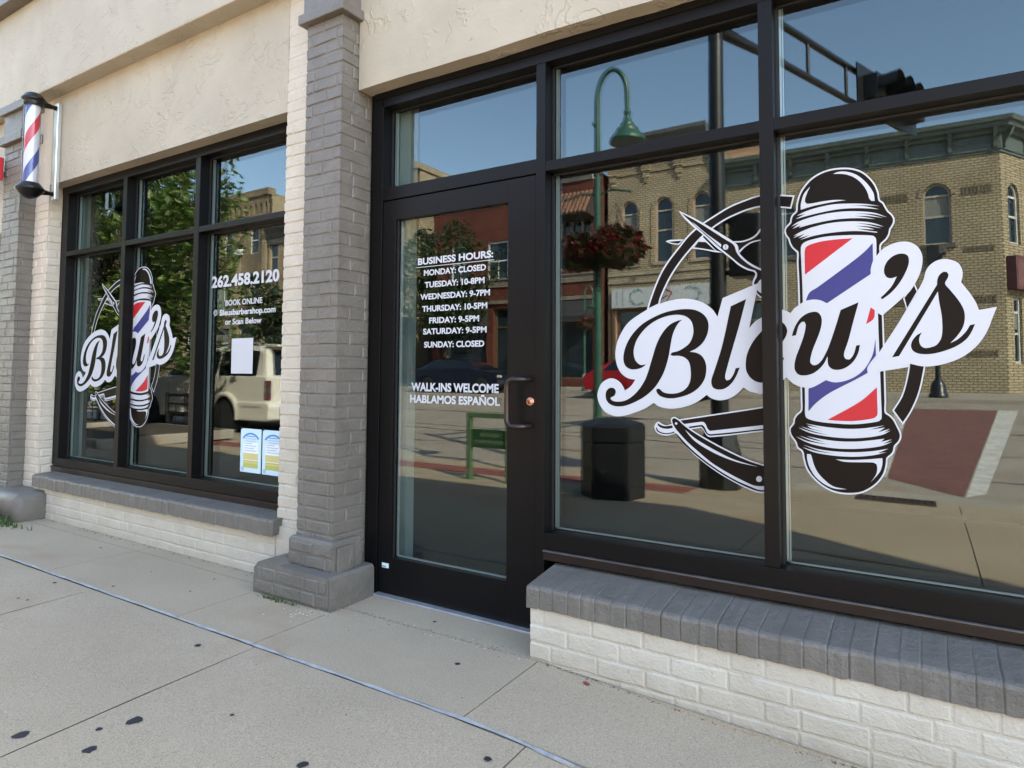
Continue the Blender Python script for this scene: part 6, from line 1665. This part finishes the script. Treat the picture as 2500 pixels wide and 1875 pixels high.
def red_building():
    X0, X1, Y = -22.1, -12.45, FY + .45
    root = empty('red_brick_building', (0, 0, 0), 0, 'dark red brick building with a clay tile pent roof and a pale cornice', 'building')
    wins = [(-18.56, -17.32, 5.82, 7.78), (-20.9, -19.7, 5.82, 7.78)]
    log = (-15.1, -12.9, 6.0, 8.35)
    holes = [[(a, c), (b, c), (b, d), (a, d)] for a, b, c, d in wins + [log]]
    shops = [(-21.6, -18.6, 1.0, 4.4), (-18.2, -15.6, 1.0, 4.4), (-15.2, -12.8, .9, 4.5)]
    holes += [[(a, c), (b, c), (b, d), (a, d)] for a, b, c, d in shops]
    facade(root, 'wall', REDB, X0, X1, .3, 10.20, holes, oy=Y)
    for a, b, c, d in wins: 
        f = window(root, 0, Y, [(a, c), (b, c), (b, d), (a, d)], .12, WINW, rails=(.5,), fw=.09)
        mb = MB(); mb.box((a + b) / 2 - .02, (a + b) / 2 + .02, Y - .10, Y - .06, c + .1, c + (d - c) * .47); mb.build('mullion', WINW, f)
    a, b, c, d = log; f = window(root, 0, Y, [(a, c), (b, c), (b, d), (a, d)], .20, WOODT, rails=(.35,), fw=.06)
    mb = MB()
    for xx in (-14.9, -14.45, -13.95, -13.4): mb.box(xx, xx + .10, Y - .17, Y - .04, c, d)
    mb.build('mullion', M('greyish_wood', (.25, .22, .2), .7), f)
    mb = MB()
    for k in range(5): xx = -14.72 + k * .16; mb.box(xx, xx + .08, Y - .16, Y - .05, 6.02, 6.85)
    mb.build('balusters', M('terracotta_wood', (.33, .11, .07), .7), f)
    for a, b, c, d in shops: window(root, 0, Y, [(a, c), (b, c), (b, d), (a, d)], .25, WOODT, rails=(.72,), fw=.10, name='shop_front')
    mb = MB()
    for z0, z1, p in ((5.45, 5.78, .06), (4.62, 4.80, .10), (5.79, 5.87, .12)): mb.box(X0, X1, Y - .02, Y + p, z0, z1)
    mb.build('belt_course', M('brown_stone_belt', (.20, .16, .13), .8, var=.2), root)
    mb = MB(); mb.prism([(Y - .3, 10.20), (Y + .06, 10.20), (Y + .12, 10.30), (Y + .22, 10.42), (Y + .22, 10.64), (Y - .3, 10.64)], 'x', X0, X1 - .3); mb.build('cornice', M('pale_cornice', (.48, .47, .45), .6, var=.15), root)
    # pent roof of clay tiles
    mb = MB(); xa, xb = -15.25, -12.62; n = int((xb - xa) / .21)
    m_ = 6
    for r_ in range(6):
        z1, z0 = 9.62 - r_ * .185, 9.62 - (r_ + 1) * .185 - .03; y1, y0 = Y + .06 + r_ * .14, Y + .06 + (r_ + 1) * .14 + .03
        for k in range(n):
            cx = xa + .21 * (k + .5); vs = []
            for (yy, zz, rr) in ((y1, z1, .080), (y0, z0, .10)):
                vs += [(cx + rr * math.cos(R(180 - 36 * q)), yy + rr * .8 * math.sin(R(180 - 36 * q)), zz + rr * .8 * math.sin(R(180 - 36 * q))) for q in range(m_)]
            mb.add(vs, [(q, q + 1, m_ + q + 1, m_ + q) for q in range(m_ - 1)] + [tuple(range(m_, 2 * m_))], 0, True)
    mb.box(xa, xb, Y, Y + .05, 8.3, 9.6, 1)
    mb.prism([(Y, 8.30), (Y + .92, 8.42), (Y + .92, 8.50), (Y, 9.60)], 'x', xa, xb, 1)
    mb.build('tile_roof', [M('clay_tile', (.20, .10, .065), .8, var=.4, vscale=2.5), M('brown_soffit', (.05, .035, .03), .8)], root)
    for k, (a, b) in enumerate(((-15.3, -12.7), (-21.7, -18.5))):
        mb = MB(); mb.prism([(Y + .02, 4.6), (Y + 1.1, 3.75), (Y + 1.1, 3.5), (Y + .02, 3.5)], 'x', a, b)
        mb.build('awning', M('dark_awning', (.030, .028, .030), .8), root)
    body(root, X0, X1, 10.5, mat=REDB, y0=Y - .28)
red_building()
def tall_building():
    X0, X1 = -30.2, -23.7
    root = empty('tall_brick_building', (0, 0, 0), 0, 'tall cream brick building whose sunlit corner shows above the door', 'building')
    holes = [[(a, c), (a + 1.0, c), (a + 1.0, c + 2.0), (a, c + 2.0)] for a in (-29.3, -27.4, -25.5) for c in (5.6, 9.3)]
    facade(root, 'wall', CREAMB, X0, X1, .3, 12.6, holes)
    for h in holes: window(root, 0, FY, h, .16, WINW, rails=(.5,))
    body(root, X0, X1 - .02, 12.6, mat=CREAMB, yb=-34)
    mb = MB(); mb.box(X0, X1 + .08, -34, FY + .14, 12.61, 12.94); mb.build('parapet', CREAMB, root)
    mb = MB(); mb.box(X0, X1, FY, FY + .12, .8, 4.2); mb.build('shop_front', SHOPG, root)
    mb = MB(); mb.box(X0, X1, FY - .02, FY + .16, 4.25, 5.0); mb.build('belt_course', STONE, root)
tall_building()
def low_building():
    X0, X1 = -36.45, -30.25
    root = empty('narrow_building', (0, 0, 0), 0, 'tan building with a dark cornice next to the arcaded building in the far window', 'building')
    holes = [[(a, c), (a + .8, c), (a + .8, c + 1.75), (a, c + 1.75)] for a in (-36.3, -34.2, -32.2) for c in (7.8, 4.9)]
    facade(root, 'wall', BROWNB, X0, X1, .3, 9.9, holes)
    for h in holes: window(root, 0, FY, h, .14, WINF, rails=(.5,))
    mb = MB(); mb.prism([(FY - .3, 9.9), (FY + .08, 9.9), (FY + .2, 10.2), (FY + .5, 10.45), (FY + .5, 10.65), (FY - .3, 10.65)], 'x', X0, X1); mb.box(X0, X1, FY - .02, FY + .1, 9.5, 9.62); mb.build('cornice', DARKC, root)
    body(root, X0, X1, 9.9, mat=BROWNB, yb=-36)
    mb = MB(); mb.box(-36.2, -33.0, -30, -26.2, 9.92, 11.2); mb.build('roof_hut', M('pale_roof_hut', (.62, .58, .5), .7), root)
    mb = MB(); mb.box(X0, X1, FY, FY + .1, .8, 4.0); mb.build('shop_front', SHOPG, root)
low_building()
def arcade_building():
    X0, X1 = -62.0, -36.5
    root = empty('arcaded_building', (0, 0, 0), 0, 'long weathered brick building with rows of little arches under its roofline', 'building')
    holes = []; wn = []
    bays = [-61.5 + i * 3.1 for i in range(8)] + [-38.6]
    for bx in [-60.0, -57.0, -54.0, -51.0, -47.6, -44.6, -41.3, -38.45]:
        for z in (9.1, 6.0, 2.0):
            if z == 2.0: h = [(bx - .9, z), (bx + .9, z), (bx + .9, z + 2.2), (bx - .9, z + 2.2)]
            else: h = arch(bx, bx + .95, z, z + 1.45, z + 1.8, 8)
            holes.append(h)
    small = []
    x = -61.6
    while x < -36.9:
        if int((x + 62) / 2.1) % 3 != 2 or True: small.append(arch(x, x + .30, 11.75, 12.25, 12.5, 6))
        x += .56
    facade(root, 'wall', CREAMD, X0, X1, .3, 13.35, holes + small, depth=.25)
    for h in holes: window(root, 0, FY, h, .18, WINW, rails=(.5,))
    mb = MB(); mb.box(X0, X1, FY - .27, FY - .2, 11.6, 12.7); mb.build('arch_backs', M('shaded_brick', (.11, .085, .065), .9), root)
    mb = MB()
    for xx in (-59, -55.5, -52.2, -49.0, -45.9, -42.6, -39.7, -36.95): mb.box(xx, xx + .38, FY - .02, FY + .16, .5, 11.6)
    mb.build('pilasters', CREAMB, root)
    mb = MB(); mb.box(X0, X1 + .05, FY - .5, FY + .12, 12.95, 13.4); mb.box(X0, X1, FY - .02, FY + .06, 11.2, 11.4); mb.box(X0, X1, FY - .02, FY + .1, 4.9, 5.3); mb.build('parapet', CREAMD, root)
    body(root, X0, X1, 13.1, mat=CREAMB, yb=-38)
    mb = MB(); mb.box(-48.0, -46.2, -31, -28, 13.0, 14.6); mb.build('chimney', STONE, root)
    mb = MB(); mb.box(-39.75, -39.1, FY - .16, FY + .25, 9.1, 9.5, bev=.02); mb.build('window_cooler', WHITE, root)
    # red brown blind panel between the pilasters
    mb = MB(); mb.box(-38.9, -37.6, FY + .0, FY + .03, 7.9, 10.6); 
arcade_building()
def near_neighbour():
    root = empty('neighbour_building', (0, 0, 0), 0, 'neighbouring cream painted shop wall beyond the far grey pillar', 'building')
    mb = MB(); mb.box(-40, -7.62, -0.02, 12, -.2, 5.4); mb.build('wall', CREAM, root)
    mb = MB(); mb.box(-7.61, -6.86, -0.10, 0.1, 0.05, 2.45); mb.build('wood_panel', WOODT, root)
    mb = MB(); mb.box(-7.61, -6.86, -0.10, 0.1, 2.46, 3.5); mb.build('upper_wall', STUCCO, root)
near_neighbour()
